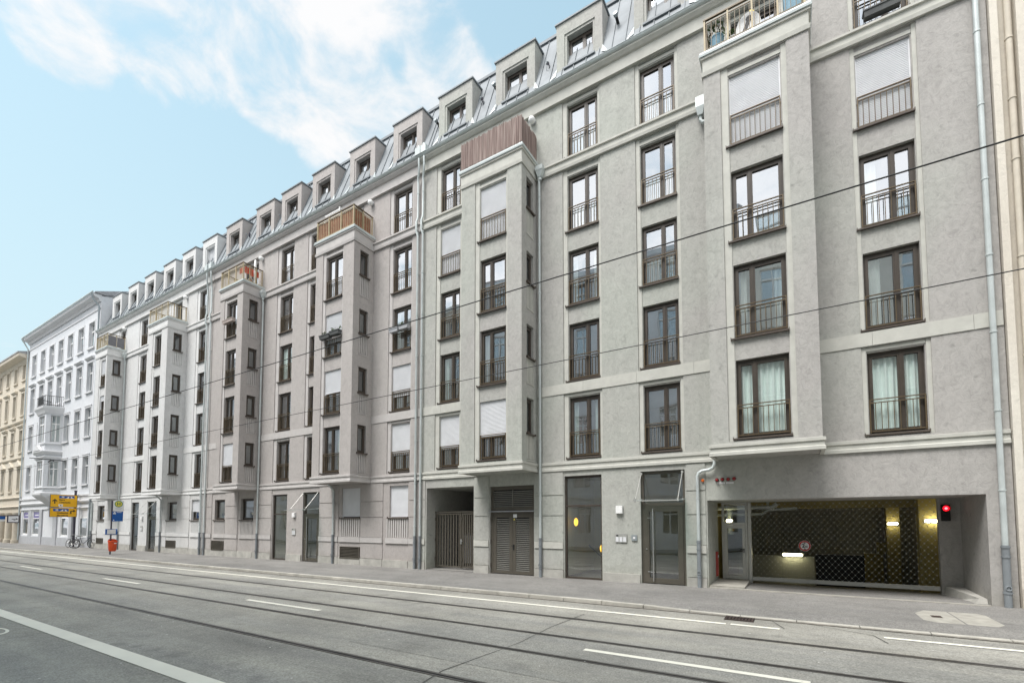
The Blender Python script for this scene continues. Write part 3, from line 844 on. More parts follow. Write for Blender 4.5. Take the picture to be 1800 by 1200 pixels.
    # rusticated ground floor, pier by pier
    for a, c in slabs:
        pier = MB()
        for z0, z1 in ((.245, .905), (1.165, 2.015), (2.045, 2.70), (2.735, 3.50)): pier.box(a, c, -.028, .02, z0, z1)
        o = pier.build('ground_floor_pier', pm, root)
        MB().box(a, c, -.06, .02, .925, 1.15).build('base_band', tm, o)
        MB().box(a, c, -.05, .02, -.4, .225).build('plinth', 'stone_base', o)
    for a, c in plain:
        MB().box(a, c, -.05, .02, -.4, .225).build('plinth', 'stone_base', root)
    return root


def roofing(root, X0, X1, dormers, mkseam=True):
    """zinc mansard with standing seams, gutter and snow guard"""
    zx = MB(); y0, z0, y1, z1 = .03, 17.12, 1.30, 20.62
    zx.quad((X0, y0, z0), (X1, y0, z0), (X1, y1, z1), (X0, y1, z1))
    zx.quad((X0, y1, z1), (X1, y1, z1), (X1, 9, z1 + .5), (X0, 9, z1 + .5))
    sx, sl = (y1 - y0), (z1 - z0)
    L = math.hypot(sx, sl); nrm = (-sl / L * .035, sx / L * .035)
    x = X0 + .2
    while x < X1:
        zx.hexa([(x, y0, z0), (x + .022, y0, z0), (x + .022, y1, z1), (x, y1, z1), (x, y0 + nrm[0], z0 + nrm[1]), (x + .022, y0 + nrm[0], z0 + nrm[1]), (x + .022, y1 + nrm[0], z1 + nrm[1]), (x, y1 + nrm[0], z1 + nrm[1])])
        x += .47
    zx.prism([(X0, y1 - .09, z1 - .05), (X0, y1 + .03, z1 - .05), (X0, y1 + .03, z1 + .06), (X0, y1 - .09, z1 + .06)], (X1 - X0, 0, 0))
    zx.build('roof', 'zinc', root)
    gt = MB()
    n = 8; cy, cz, r = -.245, 17.135, .085
    for k in range(n):
        a, c = math.pi + math.pi * k / n, math.pi + math.pi * (k + 1) / n
        gt.quad((X0, cy + r * math.cos(a), cz + r * math.sin(a)), (X1, cy + r * math.cos(a), cz + r * math.sin(a)), (X1, cy + r * math.cos(c), cz + r * math.sin(c)), (X0, cy + r * math.cos(c), cz + r * math.sin(c)))
    gt.tube([(X0, cy - r, cz), (X1, cy - r, cz)], .014, 6)
    gt.quad((X0, -.17, 17.14), (X1, -.17, 17.14), (X1, .05, 17.16), (X0, .05, 17.16))
    gt.build('gutter', 'zinc_bright', root)
    sg = MB(); yy, zz = .03, 17.34
    prev = X0
    for a, c in [(d[0] - .15, d[0] + 1.9) for d in dormers] + [(X1, X1)]:
        if a - prev > .35:
            for z in (zz, zz + .07): sg.tube([(prev, yy, z), (a, yy, z)], .011, 5)
            x = prev + .12
            while x < a: sg.box(x, x + .02, yy - .02, yy + .14, zz - .12, zz + .10); x += .42
        prev = c
    if sg.v: sg.build('snow_guard', 'zinc_dull', root)


def dormer(root, x0, pm, shut=False, w_=1.75):
    x1 = x0 + w_; yf = .40; zb, zt = 17.96, 19.92
    slope = lambda z: .03 + (z - 17.12) * (1.27 / 3.5)
    ox0, ox1, oz0, oz1 = x0 + .40, x1 - .36, 18.12, 19.36
    d = MB()
    fn = lambda u, v, dd: (u, yf + dd, v)
    d.panel(fn, x0, x1, zb, zt, [(ox0 - .09, ox1 + .09, oz0, oz1 + .09, .035)])
    d.panel(lambda u, v, dd: (u, yf + .035 + dd, v), ox0 - .09, ox1 + .09, oz0, oz1 + .09, [(ox0, ox1, oz0, oz1, .30)])
    for x in (x0, x1):
        d.poly([(x, yf, zb), (x, slope(zb) + .25, zb), (x, slope(zt) + .25, zt), (x, yf, zt)])
    o = d.build('dormer', pm, root)
    t = MB()
    t.prism([(x0 - .05, yf - .05, zt), (x1 + .05, yf - .05, zt), (x1 + .05, slope(zt) + .35, zt + .03), (x0 - .05, slope(zt) + .35, zt + .03)], (0, 0, .055))
    for xa, xb in ((x0 - .22, x0), (x1, x1 + .22)):           # zinc flashings at the foot
        xi, xo = (xb, xa) if xa < x0 else (xa, xb)
        MB().poly([(xi, yf + .01, 18.28), (xi, slope(18.28) + .05, 18.3), (xi, slope(17.9) - .02, 17.92), (xo, slope(17.8) - .03, 17.80)]).build('flashing', 'zinc_bright', o)
    MB().box(ox0 - .1, ox1 + .1, yf - .09, yf + .30, oz0 - .05, oz0 + .012).build('sill', 'zinc', o)
    a_ = MB()
    a_.quad((x0, yf + .02, zb + .05), (x1, yf + .02, zb + .05), (x1, slope(17.62) - .03, 17.62), (x0, slope(17.62) - .03, 17.62)); a_.build('apron', 'zinc', o)
    t.build('cap', 'zinc', o)
    hh = oz1 - oz0
    p = Vector(((ox0 + ox1) / 2, yf + .14, oz0)) - ORG[o.name]
    local('window_frame', me_frame(round(ox1 - ox0, 3), round(hh, 3), (.60,)), o, p)
    local('pane', me_pane(round(ox1 - ox0, 3), round(hh, 3), (.60,)), o, p)
    if shut: local('roller_shutter', me_shutter(round(ox1 - ox0, 3), round(hh, 3), .96), o, p)
    return o


def fluted(root, tm, x0, x1, z0, z1, n):
    f = MB().quad((x0, .075, z0), (x1, .075, z0), (x1, .075, z1), (x0, .075, z1))
    st = (x1 - x0) / n
    for k in range(n): f.box(x0 + st * (k + .16), x0 + st * (k + .74), -.012, .076, z0 + .002, z1 - .002)
    f.build('fluted_panel', tm, root)
    MB().box(x0 - .02, x1 + .02, -.055, .02, .925, 1.15).build('base_band', tm, root)


def vent(root, x0, x1, z0, z1):
    b = MB(); b.quad((x0, .11, z0), (x1, .11, z0), (x1, .11, z1), (x0, .11, z1))
    b.box(x0, x0 + .04, -.065, .1, z0, z1).box(x1 - .04, x1, -.065, .1, z0, z1).box(x0 + .04, x1 - .04, -.065, .1, z1 - .035, z1).box(x0 + .04, x1 - .04, -.065, .1, z0, z0 + .035)
    n = 7
    for k in range(n):
        z = z0 + .05 + (z1 - z0 - .09) * k / n
        b.hexa([(x0 + .04, -.06, z), (x1 - .04, -.06, z), (x1 - .04, .04, z + .05), (x0 + .04, .04, z + .05), (x0 + .04, -.06, z + .014), (x1 - .04, -.06, z + .014), (x1 - .04, .04, z + .064), (x0 + .04, .04, z + .064)])
    return b.build('vent_grille', 'dark_door', root)


def downpipe(root, pts, r=.055, clamps=(), name='downpipe', m='zinc_bright'):
    b = MB(); b.tube(pts, r, 10)
    for x, y, z in clamps:
        b.tube([(x, y, z - .018), (x, y, z + .018)], r * 1.22, 10); b.box(x - .012, x + .012, y, .03, z - .012, z + .012)
    o = b.build(name, m, root, True)
    return o


def std(x0, rows=range(5)): return x0


WIN_STATES.update({
    ('c1', 4): dict(shutter=.985), ('c1', 1): dict(shutter=.62), ('c1', 2): dict(curtain='left', ckey='curtain_mint'),
    ('b4', 4): dict(shutter=.985), ('b4', 1): dict(shutter=.60), ('b4', 2): dict(curtain='left'),
    ('b5', 4): dict(shutter=.985), ('b5', 1): dict(curtain='full', ckey='curtain_mint'), ('b5', 2): dict(curtain='sides'),
    ('c4', 4): dict(shutter=.985), ('c4', 1): dict(curtain='full', ckey='curtain_mint'), ('c4', 2): dict(curtain='left'), ('c4', 3): dict(curtain='left'),
    ('c2', 1): dict(curtain='sides', ckey='curtain_mint'), ('c3', 3): dict(curtain='low'), ('c3', 4): dict(curtain='low'), ('c2', 4): dict(curtain='low'), ('c2', 5): dict(curtain='low'),
    ('c3', 5): dict(curtain='low'), ('c2', 3): dict(curtain='sides'),
    ('d3', 1): dict(shutter=.64), ('d3', 2): dict(shutter=.66), ('b3', 3): dict(shutter=.66), ('b3', 2): dict(shutter=.50), ('b3', 1): dict(curtain='right', ckey='curtain_mint'),
    ('b2', 1): dict(shutter=.58), ('b2', 4): dict(curtain='low'), ('d1', 3): dict(curtain='full', ckey='curtain_mint'), ('d3', 3): dict(curtain='sides'),
    ('b1', 4): dict(shutter=.56), ('b1', 3): dict(shutter=.18), ('e2', 2): dict(curtain='sides'), ('e2', 4): dict(curtain='right'), ('bb', 4): dict(curtain='right'),
})

# --- house on the left, pale render
XA0, XA1 = -47.62, -30.16
hA = house('apartment_house', 'palest of the three dormered houses, right beside the white stucco house', XA0, XA1, 'plaster_pale', 'trim_pale',
           [('e1', -40.2, -38.85, -39.95, -38.95), ('e2', -31.9, -30.5, -31.62, -30.6)],
           [('b1', -44.5, -42.4, -43.75, -42.6, -43.55, -42.7, .45, True), ('bb', -35.65, -33.05, -35.05, -33.85, -34.85, -33.95, .45, True)],
           [(-46.35, -45.05, 1.95, 3.1, .2), (-40.25, -39.1, -.6, 3.22, .14), (-37.75, -36.4, -.6, 3.22, .16), (-34.85, -33.55, 1.95, 3.12, .2), (-31.7, -30.6, 1.95, 3.2, .2),
            (-31.72, -30.58, 1.17, 1.92, .075), (-34.84, -33.52, 1.17, 1.92, .075), (-46.3, -45.05, .18, .62, .12), (-34.8, -33.5, .18, .66, .12)],
           [(-47.5, -46.4), (-45.0, -43.6), (-43.58, -42.0), (-41.98, -40.3), (-36.35, -34.9), (-33.5, -31.9), (-30.55, -30.3)], [(-39.08, -37.78), (-34.88, -33.52), (-31.88, -30.57), (-46.38, -45.02)])
for x0, x1 in ((-31.72, -30.58), (-34.84, -33.52)): fluted(hA, 'trim_pale', x0, x1, 1.17, 1.92, 9)
for x0, x1, z1, sh in ((-46.35, -45.05, 3.1, 0), (-34.85, -33.55, 3.12, 0), (-31.7, -30.6, 3.2, .55)):
    window(hA, ((x0 + x1) / 2, .03, 1.95), x1 - x0, z1 - 1.95, (), shutter=sh)
vent(hA, -46.3, -45.05, .18, .62); vent(hA, -34.8, -33.5, .18, .66)

# --- middle house, mauve render
XB0, XB1 = -30.16, -13.04
hB = house('apartment_house', 'mauve-grey middle house of the three dormered ones, brown wooden slats on its terrace', XB0, XB1, 'plaster_mauve', 'trim_mauve',
           [('d1', -23.3, -21.85, -23.02, -21.95), ('d2', -20.72, -19.35, -20.5, -19.45), ('d3', -14.93, -13.55, -14.72, -13.65)],
           [('b2', -26.82, -24.57, -26.4, -25.1, -26.2, -25.2, .45, True), ('b3', -18.5, -15.92, -18.0, -16.6, -17.8, -16.7, .47, True)],
           [(-28.95, -27.85, 1.95, 3.12, .2), (-26.2, -24.95, 1.95, 3.12, .2), (-23.2, -21.96, -.6, 3.24, .14), (-20.66, -19.4, -.6, 3.28, .16), (-17.8, -16.55, 2.02, 3.36, .2), (-14.72, -13.65, 2.02, 3.36, .2),
            (-28.98, -27.8, 1.17, 1.92, .075), (-26.25, -24.95, 1.17, 1.92, .075), (-17.9, -16.52, 1.17, 1.98, .075), (-14.9, -13.62, 1.17, 1.98, .075),
            (-29.1, -27.85, .2, .76, .12), (-17.8, -16.5, .18, .72, .12)],
           [(-30.0, -29.25), (-27.75, -26.45), (-24.9, -24.3), (-24.28, -23.26), (-19.36, -17.98), (-16.47, -15.1), (-13.58, -13.2)],
           [(-21.92, -20.7), (-29.23, -27.77), (-26.42, -24.93), (-17.95, -16.5), (-15.07, -13.61)])
for x0, x1, z1 in ((-28.98, -27.8, 1.92), (-26.25, -24.95, 1.92), (-17.9, -16.52, 1.98), (-14.9, -13.62, 1.98)): fluted(hB, 'trim_mauve', x0, x1, 1.17, z1, 10)
for x0, x1, z0, z1, sh in ((-28.95, -27.85, 1.95, 3.12, 0), (-26.2, -24.95, 1.95, 3.12, 0), (-17.8, -16.55, 2.02, 3.36, .93), (-14.72, -13.65, 2.02, 3.36, .95)):
    window(hB, ((x0 + x1) / 2, .03, z0), x1 - x0, z1 - z0, (), shutter=sh)
vent(hB, -29.1, -27.85, .2, .76); vent(hB, -17.8, -16.5, .18, .72)

# --- house on the right, greenish grey render, with the garage
XC0, XC1 = -13.04, 4.08
hC = house('apartment_house', 'greenish grey dormered house with the wide garage gate at its foot', XC0, XC1, 'plaster_grey', 'trim_grey',
           [('c1', -12.25, -10.95, -12.03, -11.05), ('c2', -6.56, -5.19, -6.38, -5.29), ('c3', -4.01, -2.68, -3.86, -2.79), ('c4', 1.54, 2.86, 1.66, 2.75)],
           [('b4', -10.1, -7.57, -9.5, -8.13, -9.3, -8.22, .40, True), ('b5', -1.80, .64, -1.38, .15, -1.18, .01, .36, False)],
           [(-12.64, -10.3, -.6, 3.18, 0), (-9.57, -7.72, -.6, 3.12, .2), (-6.56, -5.25, -.6, 3.35, .14), (-4.0, -2.7, -.6, 3.36, .16), (-2.1, 3.65, -.6, 2.43, 0)],
           [(-12.98, -12.7), (-10.26, -9.6), (-7.68, -6.6), (-2.66, -2.14)], [(-5.21, -4.04)])

DORM = [-46.6, -43.6, -40.75, -37.75, -35.0, -32.3, -29.45, -26.2, -23.75, -21.05, -18.15, -15.2, -12.5, -9.6, -6.95, -4.1, -1.2, 1.6]
for rt_, a, c in ((hA, XA0, XA1), (hB, XB0, XB1), (hC, XC0, XC1)):
    roofing(rt_, a, c, [(x,) for x in DORM if a - .6 < x < c])
for x in DORM:
    rt_, pm = (hA, 'plaster_pale') if x < -30.9 else (hB, 'plaster_mauve') if x < -13.6 else (hC, 'plaster_grey')
    dormer(rt_, x, pm, shut=(x == -32.3))

# ------------------------------------------------------------------ downpipes
def rainpipe(root, x, zt, top, y=-.10, zb=0.0, r=.045, kink=None):
    """zinc downpipe with collars, thicker cast foot; top = list of points above zt"""
    pts = list(top) + [(x, y, zt)]
    if kink:
        z, dx_ = kink
        pts += [(x, y, z + .25), (x + dx_, y - .05, z + .05), (x + dx_, y - .05, z - .35), (x, y, z - .55)]
    zg = gz(x) + zb
    pts += [(x, y, zg + 1.15)]
    cl = []
    z = zt - .4
    while z > 1.3:
        cl.append((x, y, z)); z -= 1.75
    o = downpipe(root, pts, r, cl)
    b = MB(); b.tube([(x, y, zg - .05), (x, y, zg + 1.3)], r * 1.22, 10)
    for z in (zg + .28, zg + 1.05, zg + 1.26): b.tube([(x, y, z - .02), (x, y, z + .02)], r * 1.45, 10)
    b.ring((x, y - r * 1.3, zg + .38), .045, .012, 'y', 14, 5)
    b.build('pipe_foot', 'zinc', o, True)
    return o


def hopper(pipe, x, y, z):
    b = MB()
    b.hexa([(x - .07, y - .07, z - .22), (x + .07, y - .07, z - .22), (x + .07, y + .07, z - .22), (x - .07, y + .07, z - .22),
            (x - .13, y - .12, z), (x + .13, y - .12, z), (x + .13, y + .09, z), (x - .13, y + .09, z)])
    b.box(x - .14, x + .14, y - .13, y + .10, z, z + .16)
    b.tube([(x, y, z - .2), (x, y, z - .32)], .055, 10)
    b.build('hopper', 'zinc_bright', pipe)


for root, x in ((hA, -30.42), (hB, -29.92), (hB, -13.18), (hC, -12.90)):
    s = 1 if x in (-29.92, -12.90) else -1
    p = rainpipe(root, x, 16.05, [(x + .18, -.27, 17.0), (x + .18, -.26, 16.62), (x + .12, -.20, 16.45), (x, -.12, 16.25)], kink=(14.35, -.04))
    b = MB(); b.box(x + .03, x + .33, -.36, -.12, 17.12, 17.42); b.tube([(x + .18, -.26, 17.42), (x + .18, -.26, 17.52)], .08, 10); b.build('hopper', 'zinc_bright', p)
p = rainpipe(hC, -7.42, 13.75, [(-7.40, -.16, 14.0)]); hopper(p, -7.36, -.14, 14.22)
p = rainpipe(hB, -24.42, 13.75, [(-24.40, -.16, 14.0)]); hopper(p, -24.36, -.14, 14.22)
p = rainpipe(hA, -42.22, 13.75, [(-42.2, -.16, 14.0)]); hopper(p, -42.18, -.14, 14.22)
p = rainpipe(hC, 3.88, 16.9, [(3.88, -.12, 17.1)], r=.054)
p = rainpipe(hB, -18.25, 3.2, [(-18.25, -.4, 3.56), (-18.25, -.25, 3.42), (-18.25, -.12, 3.3)])
p = rainpipe(hA, -35.55, 3.2, [(-35.55, -.4, 3.56), (-35.55, -.25, 3.42), (-35.55, -.12, 3.3)])
p = rainpipe(hA, -47.3, 3.1, [(-47.3, -.12, 3.4)], r=.065)
p = rainpipe(hC, -2.33, 2.9, [(-1.86, -.12, 3.66), (-1.87, -.12, 3.45), (-1.92, -.12, 3.34), (-2.02, -.12, 3.29), (-2.2, -.12, 3.27), (-2.29, -.12, 3.22), (-2.33, -.12, 3.12)], y=-.12)
b = MB(); b.box(-2.14, -1.90, -.30, -.04, 13.95, 14.25); b.hexa([(-2.09, -.25, 13.72), (-1.95, -.25, 13.72), (-1.95, -.09, 13.72), (-2.09, -.09, 13.72), (-2.14, -.30, 13.95), (-1.90, -.30, 13.95), (-1.90, -.04, 13.95), (-2.14, -.04, 13.95)])
b.tube([(-2.02, -.17, 13.75), (-2.02, -.17, 13.60), (-1.97, -.17, 13.52), (-1.86, -.17, 13.50)], .05, 10); b.build('hopper', 'zinc_bright', hC)


# ------------------------------------------------------------------ terrace balustrades on the bays
def balustrade(root, bx0, bx1, posts_f, posts_s, bars=True, m='terrace_rail', top='rail_bronze', bm='terrace_rail'):
    """posts, two top rails and upright bars along front and right side of a bay roof"""
    b = MB(); yf, z0, z1 = -P - .0, 14.66, 15.62
    posts = []
    xs = [bx0 + .06 + (bx1 - bx0 - .12) * k / posts_f for k in range(posts_f + 1)]
    for x in xs: posts.append((x, yf))
    ys = [yf + (-.08 - yf) * k / posts_s for k in range(1, posts_s + 1)]
    for y in ys: posts += [(xs[0], y), (xs[-1], y)]
    for z in (z1 - .14, z0 + .07):
        b.box(xs[0], xs[-1], yf - .012, yf + .012, z, z + .028)
        for x in (xs[0], xs[-1]): b.box(x - .012, x + .012, yf, -.08, z, z + .028)
    if bars:
        n = int((xs[-1] - xs[0]) / .115)
        for k in range(n):
            x = xs[0] + (xs[-1] - xs[0]) * (k + .5) / n; b.box(x - .007, x + .007, yf - .007, yf + .007, z0 + .08, z1 - .13)
        n = int((-.08 - yf) / .115)
        for k in range(n):
            y = yf + (-.08 - yf) * (k + .5) / n
            for x in (xs[0], xs[-1]): b.box(x - .007, x + .007, y - .007, y + .007, z0 + .08, z1 - .13)
    o = b.build('balustrade', bm, root)
    for x, y in posts: MB().box(x - .022, x + .022, y - .022, y + .022, z0, z1 - .04).build('post', m, o)
    t = MB()
    t.box(xs[0] - .03, xs[-1] + .03, yf - .032, yf + .032, z1 - .04, z1)
    for x in (xs[0], xs[-1]): t.box(x - .03, x + .03, yf + .032, -.03, z1 - .04, z1)
    t.build('handrail', top, o)
    return o


BAYS = {'b1': (-44.5, -42.4), 'bb': (-35.65, -33.05), 'b2': (-26.82, -24.57), 'b3': (-18.5, -15.92), 'b4': (-10.1, -7.57), 'b5': (-1.80, .64)}
o = balustrade(hA, *BAYS['b1'], 3, 2)
b = MB(); x = BAYS['b1'][1] - .03
b.box(x - .004, x + .004, -P + .03, -.60, 14.74, 15.46).box(x - .004, x + .004, -.56, -.12, 14.74, 15.46); b.build('privacy_screen', 'mesh_grey', o)
balustrade(hA, *BAYS['bb'], 3, 3)
balustrade(hB, *BAYS['b2'], 3, 3)
o = balustrade(hB, *BAYS['b3'], 3, 2)
b = MB()
x = BAYS['b3'][0] + .1
while x < BAYS['b3'][1] - .12:
    b.box(x, x + .07, -P + .03, -P + .045, 14.70, 15.47 + random.uniform(-.01, .01)); x += .083
y = -P + .05
while y < -.14:
    b.box(BAYS['b3'][1] - .10, BAYS['b3'][1] - .085, y, y + .07, 14.70, 15.47 + random.uniform(-.01, .01)); y += .083
b.build('slat_screen', 'wood_slat', o)
o = balustrade(hC, *BAYS['b4'], 3, 2, bars=False)
b = MB()
x = BAYS['b4'][0]
while x < BAYS['b4'][1] + .04:
    d = random.uniform(0, .02); wd = random.uniform(.010, .03)
    b.box(x, x + wd, -P - .06 - d, -P - .045 - d, 14.68 + random.uniform(-.03, .01), 15.62 + random.uniform(-.04, .07)); x += wd * .8
y = -P - .05
while y < -.06:
    d = random.uniform(0, .02); wd = random.uniform(.010, .03)
    xr = BAYS['b4'][1] + .0
    b.box(xr + d, xr + d + .015, y, y + wd, 14.68 + random.uniform(-.03, .01), 15.60 + random.uniform(-.04, .07)); y += wd * .8
b.build('reed_screen', 'reed', o)
balustrade(hC, *BAYS['b5'], 4, 2, bm='rail_bronze')

# round white wall lamps by the terrace doors
GL = 'round lamps beside the terrace doors'
for bn, root_lab in (('b1', 'round white wall lamp above the terrace with the grey mesh side screen'), ('bb', 'round white wall lamp above the terrace of plain golden railings on the pale house'),
                     ('b2', 'round white wall lamp above the terrace with the red cloth'), ('b3', 'round white wall lamp above the terrace with wooden slat screens'),
                     ('b4', 'round white wall lamp above the terrace fenced with reed matting')):
    x = BAYS[bn][1] - .13
    t = thing('wall_lamp', root_lab, 'lamp', (x, 0, 16.3), GL)
    MB().lathe([(.001, 0), (.10, 0), (.11, -.03), (.09, -.06), (.001, -.06)], (x, 0, 16.3), 'y', 18).build('mount', 'grey_paint', t, True)
    MB().ball((x, -.13, 16.3), .125, 18, 12).build('globe', 'lamp_globe', t, True)

# things standing on the terraces
t = thing('drying_rack', 'white clothes rack with red and dark cloths behind the terrace railing', 'clothes rack', (-24.9, -.6, 14.62))
b = MB()
for x in (-25.35, -24.8):
    b.tube([(x, -.95, 14.62), (x, -.25, 15.5)], .012, 6); b.tube([(x, -.25, 14.62), (x, -.95, 15.5)], .012, 6)
for k in range(6): b.tube([(-25.35, -.95 + k * .14, 15.5), (-24.8, -.95 + k * .14, 15.5)], .008, 5)
b.build('frame', 'white_paint', t)
for (x0, x1, y, m_, z0) in ((-25.3, -24.85, -.93, 'red_cloth', 15.22), (-25.2, -24.9, -.62, 'black', 14.9), (-24.88, -24.84, -.55, 'red_cloth', 14.75)):
    b = MB(); n = 10
    for k in range(n):
        xa, xb = x0 + (x1 - x0) * k / n, x0 + (x1 - x0) * (k + 1) / n
        b.prism([(xa, y + .012 * math.sin(k * 1.7), z0), (xb, y + .012 * math.sin(k * 1.7 + 1.7), z0), (xb, y + .008 * math.sin(k * 1.7 + 1.7), 15.515), (xa, y + .008 * math.sin(k * 1.7), 15.515)], (0, .012, 0))
    b.build('cloth', m_, t)
b = MB()
for k in range(5):
    ya, yb = -.92 + k * .15, -.92 + (k + 1) * .15
    b.box(-24.80, -24.785, ya, yb, 15.16 + .03 * math.sin(k * 2), 15.515)
b.build('cloth', 'red_cloth', t)
t = thing('parasol', 'closed white parasol on a round foot beside the clothes rack', 'parasol', (-24.72, -.42, 14.62))
MB().lathe([(.001, 14.62), (.2, 14.62), (.2, 14.68), (.03, 14.71), (.03, 14.75)], (-24.72, -.42, 0), 'z', 20).build('foot', 'white_paint', t, True)
MB().lathe([(.03, 14.75), (.03, 15.0), (.07, 15.05), (.075, 15.4), (.05, 16.05), (.001, 16.12)], (-24.72, -.42, 0), 'z', 14).build('canopy', 'white_paint', t, True)
t = thing('trellis', 'white slatted garden chair tipped up above the wooden slat screen', 'garden chair', (-17.7, -.75, 14.62))
b = MB()
for x in (-18.15, -17.15): b.box(x - .03, x + .03, -.95, -.91, 14.62, 16.02 if x > -17.5 else 15.78)
for k in range(3):
    z = 15.62 + k * .13
    b.hexa([(-18.15, -.94, z - .0), (-17.15, -.94, z + .02), (-17.15, -.92, z + .02), (-18.15, -.92, z), (-18.15, -.94, z + .05), (-17.15, -.94, z + .07), (-17.15, -.92, z + .07), (-18.15, -.92, z + .05)])
for k in range(9):
    x = -18.1 + k * .115; b.box(x, x + .045, -.93, -.915, 15.60, 15.93)
b.build('slatted_back', 'white_paint', t)
b = MB()
for z in (15.65, 15.80, 15.95): b.tube([(-17.15, -.93, z), (-16.85, -.35, z - .22)], .02, 6)
b.tube([(-16.85, -.35, 14.62), (-16.85, -.35, 15.75)], .02, 6)
b.build('slatted_side', 'white_paint', t)


def foliage(b, c, r, n, sz, squash=.8):
    for _ in range(n):
        q, p = random.uniform(0, 6.28), math.acos(random.uniform(-1, 1)); d = r * random.uniform(.25, 1) ** .5
        o = Vector((c[0] + d * math.sin(p) * math.cos(q), c[1] + d * math.sin(p) * math.sin(q), c[2] + d * math.cos(p) * squash))
        u = Vector((random.gauss(0, 1), random.gauss(0, 1), random.gauss(0, .6))).normalized(); v = u.orthogonal().normalized()
        s = sz * random.uniform(.6, 1.4)
        b.quad(o - u * s, o + v * s * .4, o + u * s, o - v * s * .4)


def potplant(name, label, x, y, z, r, h, m, lm, rl, n, cat='flower pot'):
    t = thing(name, label, cat, (x, y, z))
    MB().lathe([(.001, z), (r * .72, z), (r, z + h * .92), (r * 1.06, z + h * .93), (r * 1.06, z + h), (r * .9, z + h), (r * .86, z + h * .9), (.001, z + h * .9)], (x, y, 0), 'z', 22).build('pot', m, t, True)
    b = MB(); foliage(b, (x, y, z + h + rl * .55), rl, n, .06); b.build('leaves', lm, t)
    return t


potplant('flower_pot', 'pale blue planter with a reddish green shrub at the left corner of the terrace', -1.46, -.82, 14.64, .17, .55, 'planter_blue', 'leaf', .30, 120)
b_ = MB(); foliage(b_, (-1.5, -.8, 15.4), .2, 40, .05); b_.build('dry_leaves', 'leaf_dry', bpy.data.objects['flower_pot'])
potplant('flower_pot', 'small white pot with a thin plant between blue planter and garden chair', -1.08, -.85, 14.64, .12, .3, 'white_paint', 'leaf', .16, 50)
t = thing('flower_pot', 'tall plain pale blue planter box at the right end of the terrace', 'flower pot', (.35, -.85, 14.64))
b = MB(); b.hexa([(.16, -1.0, 14.64), (.50, -1.0, 14.64), (.50, -.7, 14.64), (.16, -.7, 14.64), (.12, -1.03, 15.35), (.54, -1.03, 15.35), (.54, -.67, 15.35), (.12, -.67, 15.35)]); b.build('pot', 'planter_blue', t)
b = MB(); foliage(b, (.33, -.85, 15.5), .25, 70, .06); b.build('leaves', 'leaf', t)
t = thing('garden_chair', 'white rounded garden chair with a dark cut-out shape on its back', 'garden chair', (-.7, -.75, 14.64))
b = MB()
for k in range(16):                                         # shell back, a half round
    a, c = math.pi * k / 16, math.pi * (k + 1) / 16
    b.prism([(-.68, -.93, 14.98), (-.68 - .3 * math.cos(a), -.93, 14.98 + .42 * math.sin(a)), (-.68 - .3 * math.cos(c), -.93, 14.98 + .42 * math.sin(c))], (0, .03, 0))
b.box(-.98, -.38, -.93, -.9, 14.70, 14.98)
b.build('backrest', 'white_paint', t)
MB().box(-.96, -.40, -.88, -.42, 14.98, 15.02).build('seat', 'white_paint', t)
for x in (-.93, -.43):
    for y in (-.86, -.45): MB().tube([(x, y, 14.64), (x, y, 14.99)], .02, 8).build('leg', 'white_paint', t)
b = MB(); b.lathe([(.001, -.95), (.075, -.95), (.075, -.932), (.001, -.932)], (-.66, 0, 15.2), 'y', 18); b.prism([(-.72, -.948, 15.16), (-.60, -.948, 15.2), (-.78, -.948, 14.8), (-.86, -.948, 14.82)], (0, .012, 0)); b.build('cut_out', 'black', t)
t = thing('garden_lantern', 'cream lantern head above the garden chair', 'lantern', (-.62, -.60, 14.64))
MB().tube([(-.62, -.6, 14.64), (-.62, -.6, 15.42)], .015, 8).build('stem', 'white_paint', t)
MB().lathe([(.001, 15.40), (.06, 15.42), (.11, 15.52), (.10, 15.62), (.05, 15.72), (.001, 15.74)], (-.62, -.6, 0), 'z', 18).build('shade', 'sign_lemon', t, True)


def flower_box(label, x0, x1, y, z, m, leaves=0, tilt=0):
    t = thing('flower_box', label, 'flower box', ((x0 + x1) / 2, y, z))
    b = MB()
    b.hexa([(x0 + .02, y - .09, z), (x1 - .02, y - .09, z), (x1 - .02, y + .07, z), (x0 + .02, y + .07, z), (x0, y - .11, z + .17), (x1, y - .11, z + .17), (x1, y + .09, z + .17), (x0, y + .09, z + .17)])
    b.box(x0 - .012, x1 + .012, y - .122, y + .10, z + .145, z + .178)
    b.build('box', m, t)
    if leaves:
        b = MB()
        for _ in range(leaves):
            c = (random.uniform(x0 + .05, x1 - .05), y + random.uniform(-.05, .05), z + .2)
            foliage(b, (c[0], c[1], c[2] + random.uniform(0, .12)), .07, 8, .045)
            b.tube([c, (c[0] + random.uniform(-.04, .04), c[1], c[2] + .15)], .004, 4)
        b.build('plants', 'leaf', t)
    return t


FB = 'flower boxes hung on window railings'
for a in ((('left one of two dark flower boxes on one railing, nearly bare', -17.92, -17.25, -P - .09, 9.93, 'planter_dark', 2)),
          (('right one of two dark flower boxes on one railing, with spiky plants', -17.22, -16.62, -P - .09, 9.99, 'planter_dark', 7)),
          (('clay-coloured flower box on a railing near the top of a projecting bay', -26.22, -25.22, -P - .09, 12.52, 'planter_clay', 2)),
          (('left of two grey flower boxes on the railing beside the double white rain pipes', -14.72, -14.2, -.09, 9.95, 'grey_paint', 1)),
          (('right of two grey flower boxes on the railing beside the double white rain pipes', -14.15, -13.64, -.09, 9.98, 'grey_paint', 1)),
          (('long black flower box lying on the sill of the topmost right window', 1.85, 2.6, -.06, 14.50, 'planter_dark', 0))):
    tag(flower_box(*a), group=FB)

